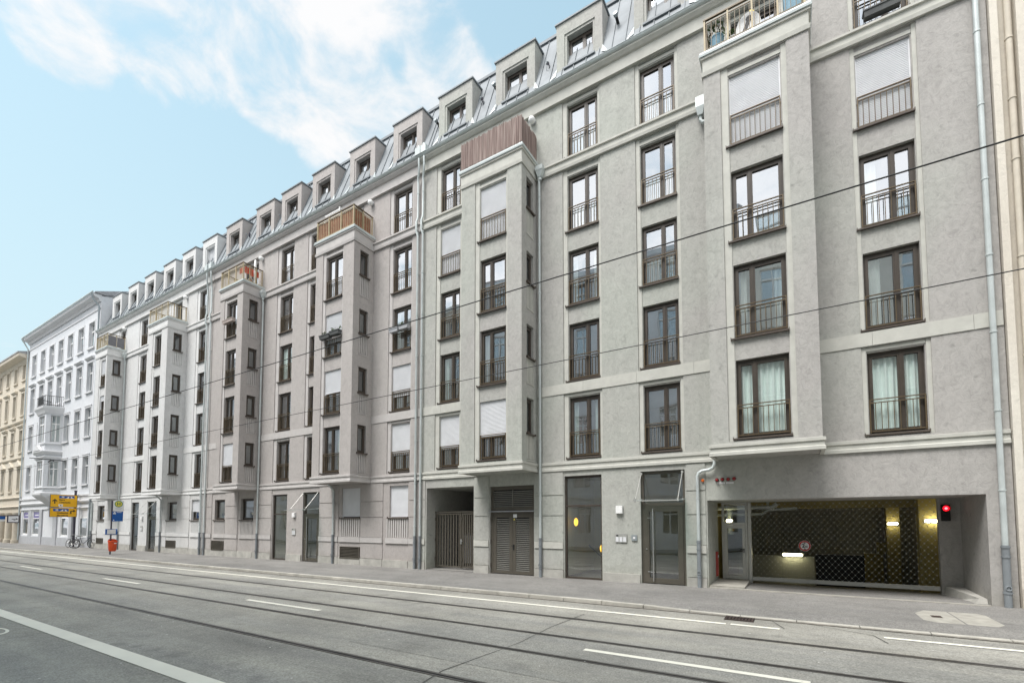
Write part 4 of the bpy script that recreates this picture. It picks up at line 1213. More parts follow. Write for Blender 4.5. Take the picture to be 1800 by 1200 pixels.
# satellite dishes, roof vents
def dish(label, x, y, z):
    t = thing('satellite_dish', label, 'satellite dish', (x, y, z), 'dark satellite dishes on the dormers')
    b = MB(); prof = [(.001, .07), (.10, .062), (.20, .035), (.27, 0), (.275, -.012), (.2, .02), (.10, .045), (.001, .052)]
    i0 = len(b.v); b.lathe(prof, (0, 0, 0), 'y', 22)
    b.v = [tuple(Matrix.Rotation(R(-38), 3, 'Z') @ Vector(v) + Vector((x, y, z))) for v in b.v]
    b.build('reflector', 'pole_dark', t, True)
    b = MB(); b.tube([(x, y, z), (x - .1, y + .25, z - .05), (x - .28, y + .35, z - .05)], .018, 6); b.tube([(x + .03, y - .05, z - .25), (x + .2, y - .32, z - .05)], .009, 6); b.ball((x + .21, y - .33, z - .04), .035, 8, 6); b.build('arm', 'zinc_dull', t)


dish('dark satellite dish on the cheek of the dormer above the reed-fenced terrace', -7.55, .75, 18.85)
dish('dark satellite dish on the cheek of a dormer, left of the reed-fenced terrace', -10.55, .75, 18.95)
dish('smaller-looking dark dish on a dormer above the slat-screened terrace', -27.5, .75, 18.9)
dish('dark dish on a dormer above the terrace with the red cloth', -24.2, .75, 18.9)
for i, (x, z, lb) in enumerate(((-9.75, 19.2, 'short dark vent pipe on the roof beside a dormer, left of the topmost corner bay'), (-4.75, 19.15, 'dark roof vent pipe beside the dormer nearest the upper picture edge'), (-12.75, 19.1, 'dark stub of a vent pipe above the double gutter pipes'))):
    t = thing('roof_vent', lb, 'vent pipe', (x, .8, z))
    b = MB(); b.tube([(x, .95, z - .1), (x, .55, z), (x, .5, z + .02)], .05, 10); b.build('pipe', 'black', t); b = MB(); b.tube([(x, .52, z + .01), (x, .42, z + .03)], .075, 12); b.build('cowl', 'zinc_dull', t)

# ------------------------------------------------------------------ ground floor of the right house
# gateway: open passage with a barred double gate
b = MB()
x0, x1, zt = -12.64, -10.3, 3.18
b.quad((x0, 0, -.6), (x0, 5, -.6), (x0, 5, zt), (x0, 0, zt)).quad((x1, 0, -.6), (x1, 5, -.6), (x1, 5, zt), (x1, 0, zt)).quad((x0, 0, zt), (x1, 0, zt), (x1, 5, zt), (x0, 5, zt)).quad((x0, 5, -.6), (x1, 5, -.6), (x1, 5, zt), (x0, 5, zt))
b.build('passage', 'plaster_grey', hC)
b = MB(); b.quad((x0, 0, gz(x0, SIDE + .006)), (x1, 0, gz(x1, SIDE + .006)), (x1, 5, gz(x1, SIDE + .006)), (x0, 5, gz(x0, SIDE + .006))); b.build('passage_floor', 'sidewalk_asphalt', hC)
gate = MB(); yg = .55; zg = gz(-11.5)
gate.box(x0 + .01, x1 - .01, yg - .03, yg + .03, 2.20, 2.25)
go = gate.build('barred_gate', 'dark_door', hC)
for a, c in ((x0 + .03, x0 + 1.35), (x0 + 1.38, x1 - .03)):
    b = MB()
    for x in (a, c - .05): b.box(x, x + .05, yg - .025, yg + .025, zg + .04, 2.18)
    for z in (zg + .06, 2.12): b.box(a + .05, c - .05, yg - .022, yg + .022, z, z + .05)
    n = 9
    for k in range(n):
        x = a + .09 + (c - a - .2) * k / (n - 1); b.box(x - .024, x + .024, yg - .012, yg + .012, zg + .11, 2.12)
    lf = b.build('gate_leaf', 'dark_door', go)
    b = MB()
    for z in (.35, 1.1, 1.95): b.tube([(a + .01, yg - .035, z - .06), (a + .01, yg - .035, z + .06)], .02, 8)
    b.build('hinge', 'dark_door', lf)
b = MB(); b.box(x0 + 1.33, x0 + 1.40, yg - .06, yg - .03, .95, 1.15); b.tube([(x0 + 1.36, yg - .09, 1.08), (x0 + 1.48, yg - .09, 1.08)], .012, 8); b.build('handle', 'steel', go)
for y, z, h in ((4.2, .95, .5), (4.4, 1.0, .55)):
    pass
t = thing('round_lamp', 'dark ringed round lamp inside the gateway above the barred gate', 'lamp', (-11.6, 4.9, 2.55))
MB().ring((-11.75, 4.93, 2.75), .18, .05, 'y', 24, 8).build('ring', 'black', t, True)
MB().ball((-11.75, 4.95, 2.75), .14, 16, 10, (1, .4, 1)).build('diffuser', 'lamp_globe', t, True)
# two grey wheeled bins behind the gate, seen between its bars
for i, xx in enumerate((-12.05, -11.15)):
    t = thing('wheeled_bin', ('left', 'right')[i] + ' one of two pale bins standing behind the barred gate', 'bin', (xx, 2.2, zg), 'bins in the gateway')
    b = MB(); b.hexa([(xx - .26, 1.95, zg + .1), (xx + .26, 1.95, zg + .1), (xx + .26, 2.45, zg + .1), (xx - .26, 2.45, zg + .1), (xx - .34, 1.87, 1.25), (xx + .34, 1.87, 1.25), (xx + .34, 2.55, 1.25), (xx - .34, 2.55, 1.25)]); b.build('body', 'shutter_grey', t)
    MB().hexa([(xx - .36, 1.83, 1.25), (xx + .36, 1.83, 1.25), (xx + .36, 2.6, 1.27), (xx - .36, 2.6, 1.27), (xx - .34, 1.86, 1.30), (xx + .34, 1.86, 1.30), (xx + .34, 2.58, 1.36), (xx - .34, 2.58, 1.36)]).build('lid', 'grey_paint', t)
    for s in (-.24, .24): MB().lathe([(.001, -.03), (.1, -.03), (.1, .03), (.001, .03)], (xx + s, 2.45, zg + .1), 'x', 16).build('wheel', 'rubber', t)

# louvred double door
x0, x1, zt, yd = -9.57, -7.72, 3.12, .14
zg = gz(-8.6, SIDE)
def louvres(b, a, c, z0, z1, step=.066):
    n = int((z1 - z0) / step)
    for k in range(n):
        z = z0 + (z1 - z0) * k / n
        b.hexa([(a, yd - .035, z), (c, yd - .035, z), (c, yd + .03, z + .020), (a, yd + .03, z + .020), (a, yd - .035, z + .030), (c, yd - .035, z + .030), (c, yd + .03, z + .045), (a, yd + .03, z + .045)])
b = MB()
b.box(x0, x0 + .10, yd - .05, yd + .06, -.3, zt).box(x1 - .10, x1, yd - .05, yd + .06, -.3, zt).box(x0 + .10, x1 - .10, yd - .05, yd + .06, zt - .14, zt).box(x0 + .10, x1 - .10, yd - .05, yd + .06, 2.20, 2.36)
lo = b.build('louvred_door', 'dark_door', hC)
MB().quad((x0, yd + .045, -.3), (x1, yd + .045, -.3), (x1, yd + .045, zt), (x0, yd + .045, zt)).build('backing', 'black', lo)
b = MB(); louvres(b, x0 + .10, x1 - .10, 2.37, zt - .15); b.box((x0 + x1) / 2 - .012, (x0 + x1) / 2 + .012, yd - .045, yd, 2.36, zt - .14); b.build('top_louvre', 'louvre_slat', lo)
MB().hexa([(x0 - .04, -.03, 2.185), (x1 + .0, -.03, 2.185), (x1, yd, 2.20), (x0 - .04, yd, 2.20), (x0 - .04, -.03, 2.205), (x1, -.03, 2.205), (x1, yd, 2.235), (x0 - .04, yd, 2.235)]).build('drip_rail', 'grey_paint', lo)
xm = (x0 + x1) / 2
for a, c in ((x0 + .105, xm - .003), (xm + .003, x1 - .105)):
    b = MB(); b.box(a, a + .13, yd - .048, yd + .03, zg + .02, 2.19).box(c - .13, c, yd - .048, yd + .03, zg + .02, 2.19).box(a + .13, c - .13, yd - .048, yd + .03, 1.98, 2.19).box(a + .13, c - .13, yd - .048, yd + .03, zg + .02, zg + .12)
    o_ = b.build('door_leaf', 'dark_door', lo)
    b = MB(); louvres(b, a + .13, c - .13, zg + .13, 1.97); b.build('louvre', 'louvre_slat', o_)
b = MB(); b.box(xm + .03, xm + .075, yd - .07, yd - .045, .82, 1.02); b.tube([(xm + .05, yd - .09, .97), (xm - .04, yd - .09, .97)], .012, 8); b.build('handle', 'black', lo)
MB().box(xm + .03, xm + .18, yd - .056, yd - .049, 1.98, 2.10).build('notice', 'sign_white', lo)
MB().prism([(xm + .04, yd - .056, 1.89), (xm + .11, yd - .056, 1.89), (xm + .075, yd - .056, 1.95)], (0, .006, 0)).build('warning_triangle', 'sign_lemon', lo)
b = MB()
for z in (.25, 1.1, 1.9): b.tube([(x0 + .02, yd - .07, z - .07), (x0 + .02, yd - .07, z + .07)], .02, 8)
b.build('hinge', 'dark_door', lo)


def lobby(root, x0, x1, zt, d, m='room_olive'):
    b = MB(); y0 = .22; z0 = gz(x0, SIDE + .012)
    b.quad((x0, d, z0), (x1, d, z0), (x1, d, zt), (x0, d, zt)).quad((x0, y0, z0), (x0, d, z0), (x0, d, zt), (x0, y0, zt)).quad((x1, y0, z0), (x1, d, z0), (x1, d, zt), (x1, y0, zt)).quad((x0, y0, zt), (x1, y0, zt), (x1, d, zt), (x0, d, zt))
    b.build('lobby', m, root)
    MB().quad((x0, .1, z0), (x1, .1, z0), (x1, d, z0), (x0, d, z0)).build('lobby_floor', 'garage_floor', root)


def shop_pane(root, x0, x1, zt, ztr, y=.10, mull=()):
    """tall fixed glazing with a transom"""
    b = MB(); z0 = gz(x0, SIDE); f_ = .055
    b.box(x0, x0 + f_, y - .03, y + .05, z0, zt).box(x1 - f_, x1, y - .03, y + .05, z0, zt).box(x0 + f_, x1 - f_, y - .03, y + .05, zt - f_ * 1.4, zt).box(x0 + f_, x1 - f_, y - .03, y + .05, z0, z0 + .06).box(x0 + f_, x1 - f_, y - .03, y + .05, ztr - .025, ztr + .03)
    o = b.build('tall_window', 'frame_brown', root)
    b = MB(); b.quad((x0 + f_, y + .01, z0 + .06), (x1 - f_, y + .01, z0 + .06), (x1 - f_, y + .01, ztr - .025), (x0 + f_, y + .01, ztr - .025)).quad((x0 + f_, y + .01, ztr + .03), (x1 - f_, y + .01, ztr + .03), (x1 - f_, y + .01, zt - f_), (x0 + f_, y + .01, zt - f_))
    b.build('pane', 'shop_glass', o)
    return o


def entrance(root, x0, x1, zt, ztr, hinge_right=True):
    """glazed entrance door with fanlight, long steel pull bar"""
    b = MB(); y = .11; z0 = gz(x0, SIDE); f_ = .075
    b.box(x0, x0 + f_, y - .04, y + .06, z0, zt).box(x1 - f_, x1, y - .04, y + .06, z0, zt).box(x0 + f_, x1 - f_, y - .04, y + .06, zt - .09, zt).box(x0 + f_, x1 - f_, y - .04, y + .06, ztr - .05, ztr + .05)
    o = b.build('entrance_door', 'dark_door', root)
    b = MB(); a, c = x0 + f_ + .006, x1 - f_ - .006; s = .15
    b.box(a, a + s, y - .055, y + .03, z0 + .02, ztr - .055).box(c - s, c, y - .055, y + .03, z0 + .02, ztr - .055).box(a + s, c - s, y - .055, y + .03, ztr - .055 - s, ztr - .055).box(a + s, c - s, y - .055, y + .03, z0 + .02, z0 + .02 + s)
    lf = b.build('door_leaf', 'dark_door', o)
    MB().quad((a + s, y, z0 + s), (c - s, y, z0 + s), (c - s, y, ztr - s), (a + s, y, ztr - s)).build('pane', 'shop_glass', lf)
    xb = a + .28
    b = MB(); b.tube([(xb, y - .13, z0 + .08), (xb, y - .13, ztr - .12)], .017, 10)
    for z in (z0 + .35, ztr - .4): b.tube([(xb, y - .13, z), (a + .1, y - .05, z)], .01, 6)
    b.build('pull_bar', 'steel', lf, True)
    b = MB(); b.lathe([(.001, -.075), (.02, -.075), (.024, -.055), (.001, -.055)], (a + .07, y, 1.0), 'y', 12); b.build('lock', 'steel', lf)
    MB().quad((x0 + f_, y + .01, ztr + .05), (x1 - f_, y + .01, ztr + .05), (x1 - f_, y + .01, zt - .09), (x0 + f_, y + .01, zt - .09)).build('fanlight', 'shop_glass', o)
    return o


def canopy(root, x0, x1, z):
    """glass canopy hung on two steel rods"""
    y1 = -.95
    b = MB(); b.hexa([(x0 - .02, y1, z - .05), (x1 + .02, y1, z - .05), (x1 + .02, -.01, z + .03), (x0 - .02, -.01, z + .03), (x0 - .02, y1, z - .035), (x1 + .02, y1, z - .035), (x1 + .02, -.01, z + .045), (x0 - .02, -.01, z + .045)])
    o = b.build('canopy', 'canopy_glass', root)
    for x in (x0 + .06, x1 - .06):
        b = MB(); b.tube([(x, -.03, z + .83), (x, -.72, z - .01)], .012, 8)
        b.tube([(x, -.0, z + .83), (x, -.06, z + .83)], .035, 10); b.tube([(x, -.72, z - .06), (x, -.72, z + .03)], .026, 10); b.tube([(x, -.0, z + .02), (x, -.08, z + .02)], .03, 10)
        b.build('tie_rod', 'alu', o, True)
    b = MB(); b.box(x0 - .02, x1 + .02, y1 - .005, y1 + .012, z - .055, z - .03); b.build('edge_trim', 'alu', o)
    return o


lobby(hC, -6.75, -2.5, 3.45, 3.2)
shop_pane(hC, -6.56, -5.25, 3.35, 2.35)
entrance(hC, -4.0, -2.7, 3.36, 2.34)
canopy(hC, -4.02, -2.70, 2.46)
b = MB(); b.box(-3.25, -2.95, 1.9, 2.1, 0, 3.4); b.build('lobby_column', 'trim_grey', hC)
b = MB(); b.tube([(-5.95, .6, 1.05), (-4.6, 1.0, -.25)], .022, 8); b.build('stair_handrail', 'black', hC)
LG = 'glowing wall lamps in the stairwell'
for x, y, z, lb in ((-6.47, .75, 1.82, 'upper glowing yellow lamp inside the tall stairwell window'), (-6.0, 2.0, .86, 'lower glowing yellow lamp inside the tall stairwell window')):
    t = thing('stairwell_lamp', lb, 'lamp', (x, y, z), LG)
    MB().ball((x, y, z), .12, 18, 12, (.62, .5, 1.15)).build('shade', 'lamp_warm', t, True)
    MB().box(x - .05, x + .05, y + .07, y + .10, z - .06, z + .06).build('mount', 'grey_paint', t)
# wall fittings by the entrances
FIT = [(hC, -4.66, 2.2, -4.62, 1.32, 'by the entrance beside the garage', True), (hB, -21.30, 2.18, -21.32, 1.35, 'by the entrance of the mauve house', False), (hA, -38.45, 2.12, -38.5, 1.4, 'by the entrance of the pale house', False)]
for root, lx, lz, ix, iz, where, big in FIT:
    t = thing('wall_lamp', 'square white wall lamp ' + where, 'lamp', (lx, 0, lz), 'square lamps by the entrances')
    MB().box(lx - .11, lx + .11, -.035, .0, lz - .12, lz + .12).build('housing', 'grey_paint', t)
    b = MB(); b.hexa([(lx - .10, -.10, lz - .11), (lx + .10, -.10, lz - .11), (lx + .11, -.036, lz - .12), (lx - .11, -.036, lz - .12), (lx - .10, -.10, lz + .11), (lx + .10, -.10, lz + .11), (lx + .11, -.036, lz + .12), (lx - .11, -.036, lz + .12)]); b.build('diffuser', 'lamp_globe', t)
    t = thing('intercom', 'steel intercom panel with bell buttons ' + where, 'intercom', (ix, 0, iz), 'intercoms by the entrances')
    w2, h2 = (.185, .135) if big else (.14, .17)
    MB().box(ix - w2, ix + w2, -.03, 0, iz - h2, iz + h2).build('plate', 'alu', t)
    b = MB(); b.box(ix - w2 + .03, ix - w2 + .10, -.034, -.03, iz + h2 - .08, iz + h2 - .04); b.build('camera_window', 'black', t)
    n = 3
    for k in range(n):
        xa = ix - w2 + .02 + (2 * w2 - .02) * k / n
        MB().box(xa, xa + (2 * w2 - .02) / n - .03, -.035, -.03, iz - h2 + .02, iz + h2 * .25).build('button_strip', 'shutter_grey', t)
t = thing('card_reader', 'small square grey key box right of the steel intercom panel', 'key box', (-4.2, 0, 1.33))
MB().box(-4.29, -4.12, -.04, 0, 1.25, 1.42).build('housing', 'zinc_dull', t)
MB().box(-4.235, -4.175, -.046, -.04, 1.305, 1.365).build('button', 'sign_white', t)

lobby(hB, -23.3, -19.3, 3.4, 3.0); shop_pane(hB, -23.2, -21.96, 3.24, 2.23); entrance(hB, -20.66, -19.4, 3.28, 2.2); canopy(hB, -20.66, -19.4, 2.42)
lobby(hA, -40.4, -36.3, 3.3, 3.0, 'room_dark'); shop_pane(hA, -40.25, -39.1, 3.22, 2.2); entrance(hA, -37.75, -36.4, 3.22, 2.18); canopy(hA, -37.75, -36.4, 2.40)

# ------------------------------------------------------------------ garage
gx0, gx1, gt, gy = -2.1, 3.65, 2.43, 1.98
b = MB()
b.quad((gx0, 0, -.6), (gx0, gy + .1, -.6), (gx0, gy + .1, gt), (gx0, 0, gt)).quad((gx1, 0, -.6), (gx1, gy + .1, -.6), (gx1, gy + .1, gt), (gx1, 0, gt)).quad((gx0, 0, gt), (gx1, 0, gt), (gx1, gy + .1, gt), (gx0, gy + .1, gt))
b.box(3.22, 3.65, gy - .06, gy + .1, -.6, gt)
b.build('garage_recess', 'plaster_grey', hC)
b = MB(); b.quad((gx0, -.0, gz(0, SIDE + .004)), (gx1, -.0, gz(0, SIDE + .012)), (gx1, 2.3, gz(0, SIDE - .05)), (gx0, 2.3, gz(0, SIDE - .05))); b.build('driveway', 'sidewalk_asphalt', hC)
b = MB(); b.box(gx0 + .02, gx1 - .02, -.10, .03, -.2, gz(1, SIDE + .012)); b.box(gx0 + .01, -1.2, .05, gy - .02, -.2, .035); b.build('threshold', 'concrete_light', hC)
b = MB(); b.hexa([(3.25, .1, -.2), (3.64, .1, -.2), (3.64, gy - .06, -.2), (3.25, gy - .06, -.2), (3.52, .25, .10), (3.64, .25, .10), (3.64, gy - .06, .16), (3.3, gy - .06, .16)]); b.build('guard_kerb', 'stone_base', hC)
# the hall behind
b = MB(); bx0, bx1, by, bz0, bz1 = -2.6, 6.5, 9.5, -.9, 2.62
b.quad((bx0, by, bz0), (bx1, by, bz0), (bx1, by, bz1), (bx0, by, bz1)).quad((bx0, gy + .12, bz0), (bx0, by, bz0), (bx0, by, bz1), (bx0, gy + .12, bz1)).quad((bx1, gy + .12, bz0), (bx1, by, bz0), (bx1, by, bz1), (bx1, gy + .12, bz1)).quad((bx0, gy + .12, bz1), (bx1, gy + .12, bz1), (bx1, by, bz1), (bx0, by, bz1))
b.quad((gx1, gy + .12, bz0), (bx1, gy + .12, bz0), (bx1, gy + .12, bz1), (gx1, gy + .12, bz1))
b.box(3.30, 3.90, 4.6, 5.0, bz0, bz1).box(3.02, 3.42, 8.45, 8.8, bz0, bz1).box(-2.6, 6.5, 5.2, 5.6, 2.30, bz1)
b.box(2.35, 2.95, 8.9, 9.4, bz0, .58).box(2.75, 3.25, 8.92, 9.4, .58, 1.03)
b.build('garage_hall', 'garage_wall', hC)
b = MB(); b.quad((bx0, 2.3, gz(0, SIDE - .05)), (bx1, 2.3, gz(0, SIDE - .05)), (bx1, by, -.85), (bx0, by, -.85)); b.build('garage_floor', 'garage_floor', hC)
b = MB(); b.box(-1.9, -.42, 6.2, 6.25, -.7, .55).box(-.41, .61, 6.2, 6.26, -.7, .55); b.build('garage_panel', 'garage_panel', hC)
b = MB(); b.box(.66, 2.12, 6.6, 6.7, -.8, .62); b.build('roller_gate', 'black', hC)
b = MB(); b.tube([(-2.4, 3.0, 2.28), (-.6, 3.0, 2.30), (-.45, 3.0, 2.40)], .07, 10); b.tube([(-2.4, 3.2, 2.05), (-.9, 3.2, 2.08), (-.72, 3.2, 2.22), (.1, 3.25, 2.26)], .045, 10); b.tube([(-.72, 3.2, 2.22), (-.72, 3.2, 2.5)], .045, 10); b.tube([(-1.85, 3.1, 2.3), (-1.85, 3.1, 1.4)], .09, 10); b.build('ceiling_pipe', 'zinc_bright', hC, True)
GLT = 'lit lamps inside the garage'
for (x, y, z, l, ax, lb) in ((3.62, 4.55, 1.85, .36, 'x', 'bright lamp on the nearer pillar at the right of the garage'), (3.2, 8.38, 1.76, .30, 'x', 'smaller bright lamp on the far pillar inside the garage'),
                             (-1.86, 2.95, 1.86, .16, 'x', 'lamp seen through the pane above the small garage door'), (-.08, 6.12, .60, .62, 'x', 'low strip lamp above the grey panels inside the garage')):
    t = thing('garage_lamp', lb, 'lamp', (x, y, z), GLT)
    MB().box(x - l / 2 - .02, x + l / 2 + .02, y + .02, y + .06, z - .06, z + .06).build('housing', 'grey_paint', t)
    b = MB(); b.tube([(x - l / 2, y, z), (x - l / 2 + .04, y - .02, z), (x + l / 2 - .04, y - .02, z), (x + l / 2, y, z)], [.02, .045, .045, .02], 10); b.build('tube', 'lamp_garage', t, True)
# side door with pane, transom and frame
b = MB(); a, c, y = -1.97, -1.24, gy; z0 = .04
b.box(a, a + .06, y - .04, y + .04, z0, gt).box(c - .06, c, y - .04, y + .04, z0, gt).box(a + .06, c - .06, y - .04, y + .04, gt - .05, gt).box(a + .06, c - .06, y - .04, y + .04, 1.72, 1.80)
sd = b.build('side_door', 'alu', hC)
b = MB(); b.box(a + .065, a + .15, y - .05, y + .03, z0 + .01, 1.715).box(c - .15, c - .065, y - .05, y + .03, z0 + .01, 1.715).box(a + .15, c - .15, y - .05, y + .03, 1.62, 1.715).box(a + .15, c - .15, y - .05, y + .03, z0 + .01, z0 + .10)
lf = b.build('door_leaf', 'alu', sd)
MB().quad((a + .15, y, z0 + .1), (c - .15, y, z0 + .1), (c - .15, y, 1.62), (a + .15, y, 1.62)).build('pane', 'shop_glass', lf)
MB().quad((a + .06, y, 1.8), (c - .06, y, 1.8), (c - .06, y, gt - .05), (a + .06, y, gt - .05)).build('fanlight', 'shop_glass', sd)
b = MB(); b.box(c - .125, c - .095, y - .07, y - .05, .86, 1.0); b.tube([(c - .11, y - .085, .96), (c - .22, y - .085, .96)], .01, 8); b.build('handle', 'black', lf)
# the big gate: diamond lattice with studs, aluminium post and bottom rail
ga, gc, gz0, gz1 = -1.13, 3.20, .03, gt - .01
b = MB(); b.box(-1.225, -1.135, gy - .06, gy + .06, -.05, gt)
gpost = b.build('garage_gate', 'alu', hC)
b = MB(); b.box(ga, gc, gy - .04, gy + .04, gz0, gz0 + .10); b.box(ga, gc, gy - .05, gy - .02, gz0 + .095, gz0 + .115); b.build('bottom_rail', 'alu', gpost)
lat = MB(); stud = []; sx_, sz_ = .150, .092
zb = gz0 + .115
def seg(p, q, r=.0022):
    lat.tube([(p[0], gy, p[1]), (q[0], gy, q[1])], r, 4, False)
nx = int((gc - ga) / sx_) + 1; nz = int((gz1 - zb) / sz_) + 1
for j in range(nz):
    for i in range(nx):
        x = ga + .01 + i * sx_ + (sx_ / 2 if j % 2 else 0); z = zb + j * sz_
        if x > gc: continue
        s = .0165
        nf = len(lat.f); lat.hexa([(x - s, gy - .012, z), (x, gy - .012, z - s), (x + s, gy - .012, z), (x, gy - .012, z + s), (x - s, gy + .008, z), (x, gy + .008, z - s), (x + s, gy + .008, z), (x, gy + .008, z + s)]); stud += list(range(nf, len(lat.f)))
        for dx_ in (-sx_ / 2, sx_ / 2):
            if ga <= x + dx_ <= gc and z + sz_ <= gz1 + .05: seg((x, z), (x + dx_, z + sz_))
o = lat.build('lattice', ['zinc_dull', 'lattice_stud'], gpost)
for k in stud: o.data.polygons[k].material_index = 1
t = thing('height_sign', 'round red-rimmed 2 m limit sign hung on the garage gate', 'traffic sign', (.25, gy - .05, 1.12))
c = (.25, gy - .05, 1.12)
MB().lathe([(.001, -.012), (.155, -.012), (.155, .006), (.001, .006)], c, 'y', 36).build('plate', 'sign_white', t)
MB().lathe([(.11, -.0155), (.148, -.0155), (.148, -.0125), (.11, -.0125), (.11, -.0155)], c, 'y', 36).build('red_rim', 'sign_red', t)
lettering('2', .15, 'black', t, (.215, gy - .068, 1.12), 'y', True); lettering('m', .085, 'black', t, (.29, gy - .068, 1.10), 'y', True)
for s in (-1, 1):
    MB().prism([(.25 - .035, gy - .066, 1.12 + s * .10), (.25 + .035, gy - .066, 1.12 + s * .10), (.25, gy - .066, 1.12 + s * .065)], (0, .003, 0)).build('arrow', 'black', t)
t = thing('signal_lamp', 'lit red signal lamp in a black box at the top right of the garage gate', 'signal', (3.36, gy - .12, 2.05))
b = MB(); b.box(3.27, 3.44, gy - .16, gy - .06, 1.84, 2.26); b.build('housing', 'black', t)
MB().lathe([(.001, gy - .185), (.056, gy - .18), (.066, gy - .161), (.001, gy - .161)], (3.355, 0, 2.165), 'y', 22).build('lens', 'lamp_red', t)
MB().lathe([(.001, gy - .19), (.03, gy - .188), (.001, gy - .186)], (3.355, 0, 2.165), 'y', 16).build('lens_core', 'lamp_red_core', t)
b = MB(); b.lathe([(.074, gy - .24), (.080, gy - .24), (.080, gy - .16), (.074, gy - .16), (.074, gy - .24)], (3.355, 0, 2.165), 'y', 22); b.build('visor', 'black', t)
MB().lathe([(.001, gy - .175), (.075, gy - .17), (.085, gy - .161), (.001, gy - .161)], (3.355, 0, 1.92), 'y', 22).build('dark_lens', 'black', t)
t = thing('fire_hose_box', 'narrow dull red standpipe strip on the left jamb of the garage', 'standpipe', (gx0, 1.55, .55))
MB().box(gx0, gx0 + .06, 1.42, 1.62, .15, .90).build('body', 'extinguisher', t); MB().box(gx0 + .06, gx0 + .07, 1.46, 1.58, .72, .80).build('label_plate', 'sign_white', t)
# alarm lights over the garage
AL = 'round alarm lights above the garage'
for x, z, m_, lb in ((-2.2, 3.0, 'alarm_orange', 'single orange alarm light left of the red row, by the bent rain pipe'), (-1.83, 3.0, 'alarm_red', 'leftmost of the four dark red alarm lights in a row'), (-1.69, 3.01, 'alarm_red', 'second from left of the four dark red alarm lights'),
                     (-1.54, 3.01, 'alarm_red', 'second from right of the four dark red alarm lights'), (-1.39, 3.02, 'alarm_red', 'rightmost of the four dark red alarm lights in a row')):
    t = thing('alarm_light', lb, 'alarm light', (x, 0, z), AL)
    MB().lathe([(.001, -.025), (.052, -.025), (.052, 0)], (x, 0, z), 'y', 16).build('base', 'black', t)
    MB().lathe([(.001, -.10), (.03, -.095), (.043, -.06), (.045, -.025)], (x, 0, z), 'y', 16).build('dome', m_, t, True)
for x, lb in ((-1.72, 'left of two narrow white labels under the red alarm lights'), (-1.50, 'right of two narrow white labels under the red alarm lights')):
    t = tag(MB().box(x - .095, x + .095, -.012, 0, 2.885, 2.935).build('label_plate', 'sign_white'), lb, 'label', 'labels under the alarm lights')
    MB().box(x - .075, x + .075, -.014, -.012, 2.905, 2.913).build('print_line', 'grey_paint', t)


# ------------------------------------------------------------------ neighbours
def far_window(par, x, z, w_, h, dep=.22, curtain=True):
    o = local('window', cached(('ow', w_, h), lambda: old_frame(w_, h)), par, Vector((x, dep - .14, z)) - ORG[par.name])
    local('pane', cached(('op', w_, h), lambda: MB().quad((-w_ / 2, .135, 0), (w_ / 2, .135, 0), (w_ / 2, .135, h), (-w_ / 2, .135, h)).mesh('pane', 'window_glass')), o)
    return o


def old_frame(w_, h):
    b = MB(); a = .055; x0, x1 = -w_ / 2, w_ / 2; zt = h * .66
    b.box(x0, x0 + a, .09, .15, 0, h).box(x1 - a, x1, .09, .15, 0, h).box(x0 + a, x1 - a, .09, .15, 0, a).box(x0 + a, x1 - a, .09, .15, h - a, h)
    b.box(x0 + a, x1 - a, .07, .15, zt, zt + .09).box(-.045, .045, .075, .15, a, zt)
    b.box(-.02, .02, .085, .15, zt + .09, h - a)
    return b.mesh('window', 'white_paint')


# white stucco house
hx0, hx1 = -66.0, -47.66
hW = thing('stucco_house', 'white stucco house with a bay window and violet shop signs, between beige and dormered houses', 'house', ((hx0 + hx1) / 2, 0, gz(-57)))
wall, trim = MB(), MB()
wc = [-64.15, -61.55, -59.1, -56.65, -54.25, -51.75, -49.35]
rows = [(4.95, 7.2), (8.85, 11.2), (12.55, 14.95), (16.25, 18.35)]
WW = 1.22
holes = []
for x in wc:
    for r, (a, c) in enumerate(rows):
        if r < 2 and x in (-56.65,): continue
        holes.append((x - WW / 2, x + WW / 2, a, c, .26))
shopw = [(-65.3, -63.55), (-62.3, -60.3), (-54.6, -52.8), (-50.3, -48.5)]
for a, c in shopw: holes.append((a, c, .62, 2.95, .2))
wall.panel(lambda u, v, d: (u, d, v), hx0, hx1, -.6, 20.2, holes)
wall.quad((hx0, 0, -.6), (hx0, 9, -.6), (hx0, 9, 22.5), (hx0, 0, 20.2)).quad((hx1, 0, -.6), (hx1, 9, -.6), (hx1, 9, 22.5), (hx1, 0, 20.2)).quad((hx0, 9, -.6), (hx1, 9, -.6), (hx1, 9, 22), (hx0, 9, 22))
wall.build('wall', 'plaster_white', hW)
for x in wc:
    for r, (a, c) in enumerate(rows):
        if r < 2 and x == -56.65: continue
        trim.box(x - WW / 2 - .12, x + WW / 2 + .12, -.12, .03, a - .14, a - .02)
        for s in (-1, 1): trim.box(x + s * (WW / 2 + .02) - (.12 if s < 0 else 0), x + s * (WW / 2 + .02) + (.12 if s > 0 else 0), -.035, .02, a - .02, c + .02)
        trim.box(x - WW / 2 - .14, x + WW / 2 + .14, -.04, .02, c + .02, c + .16)
        if r == 2:
            trim.sweep([(-.02, c + .28), (.08, c + .28), (.20, c + .40), (.20, c + .46), (-.02, c + .52)], x - WW / 2 - .2, x + WW / 2 + .2)
        if r in (0, 1): trim.box(x - WW / 2 - .16, x + WW / 2 + .16, -.07, .02, c + .16, c + .22)
        far_window(hW, x, a, WW, c - a)
trim.sweep([(-.03, 3.45), (.12, 3.45), (.16, 3.55), (.16, 3.62), (.05, 3.65), (.05, 3.95), (.14, 4.0), (.14, 4.12), (-.03, 4.15)], hx0 + .02, hx1 - .02)
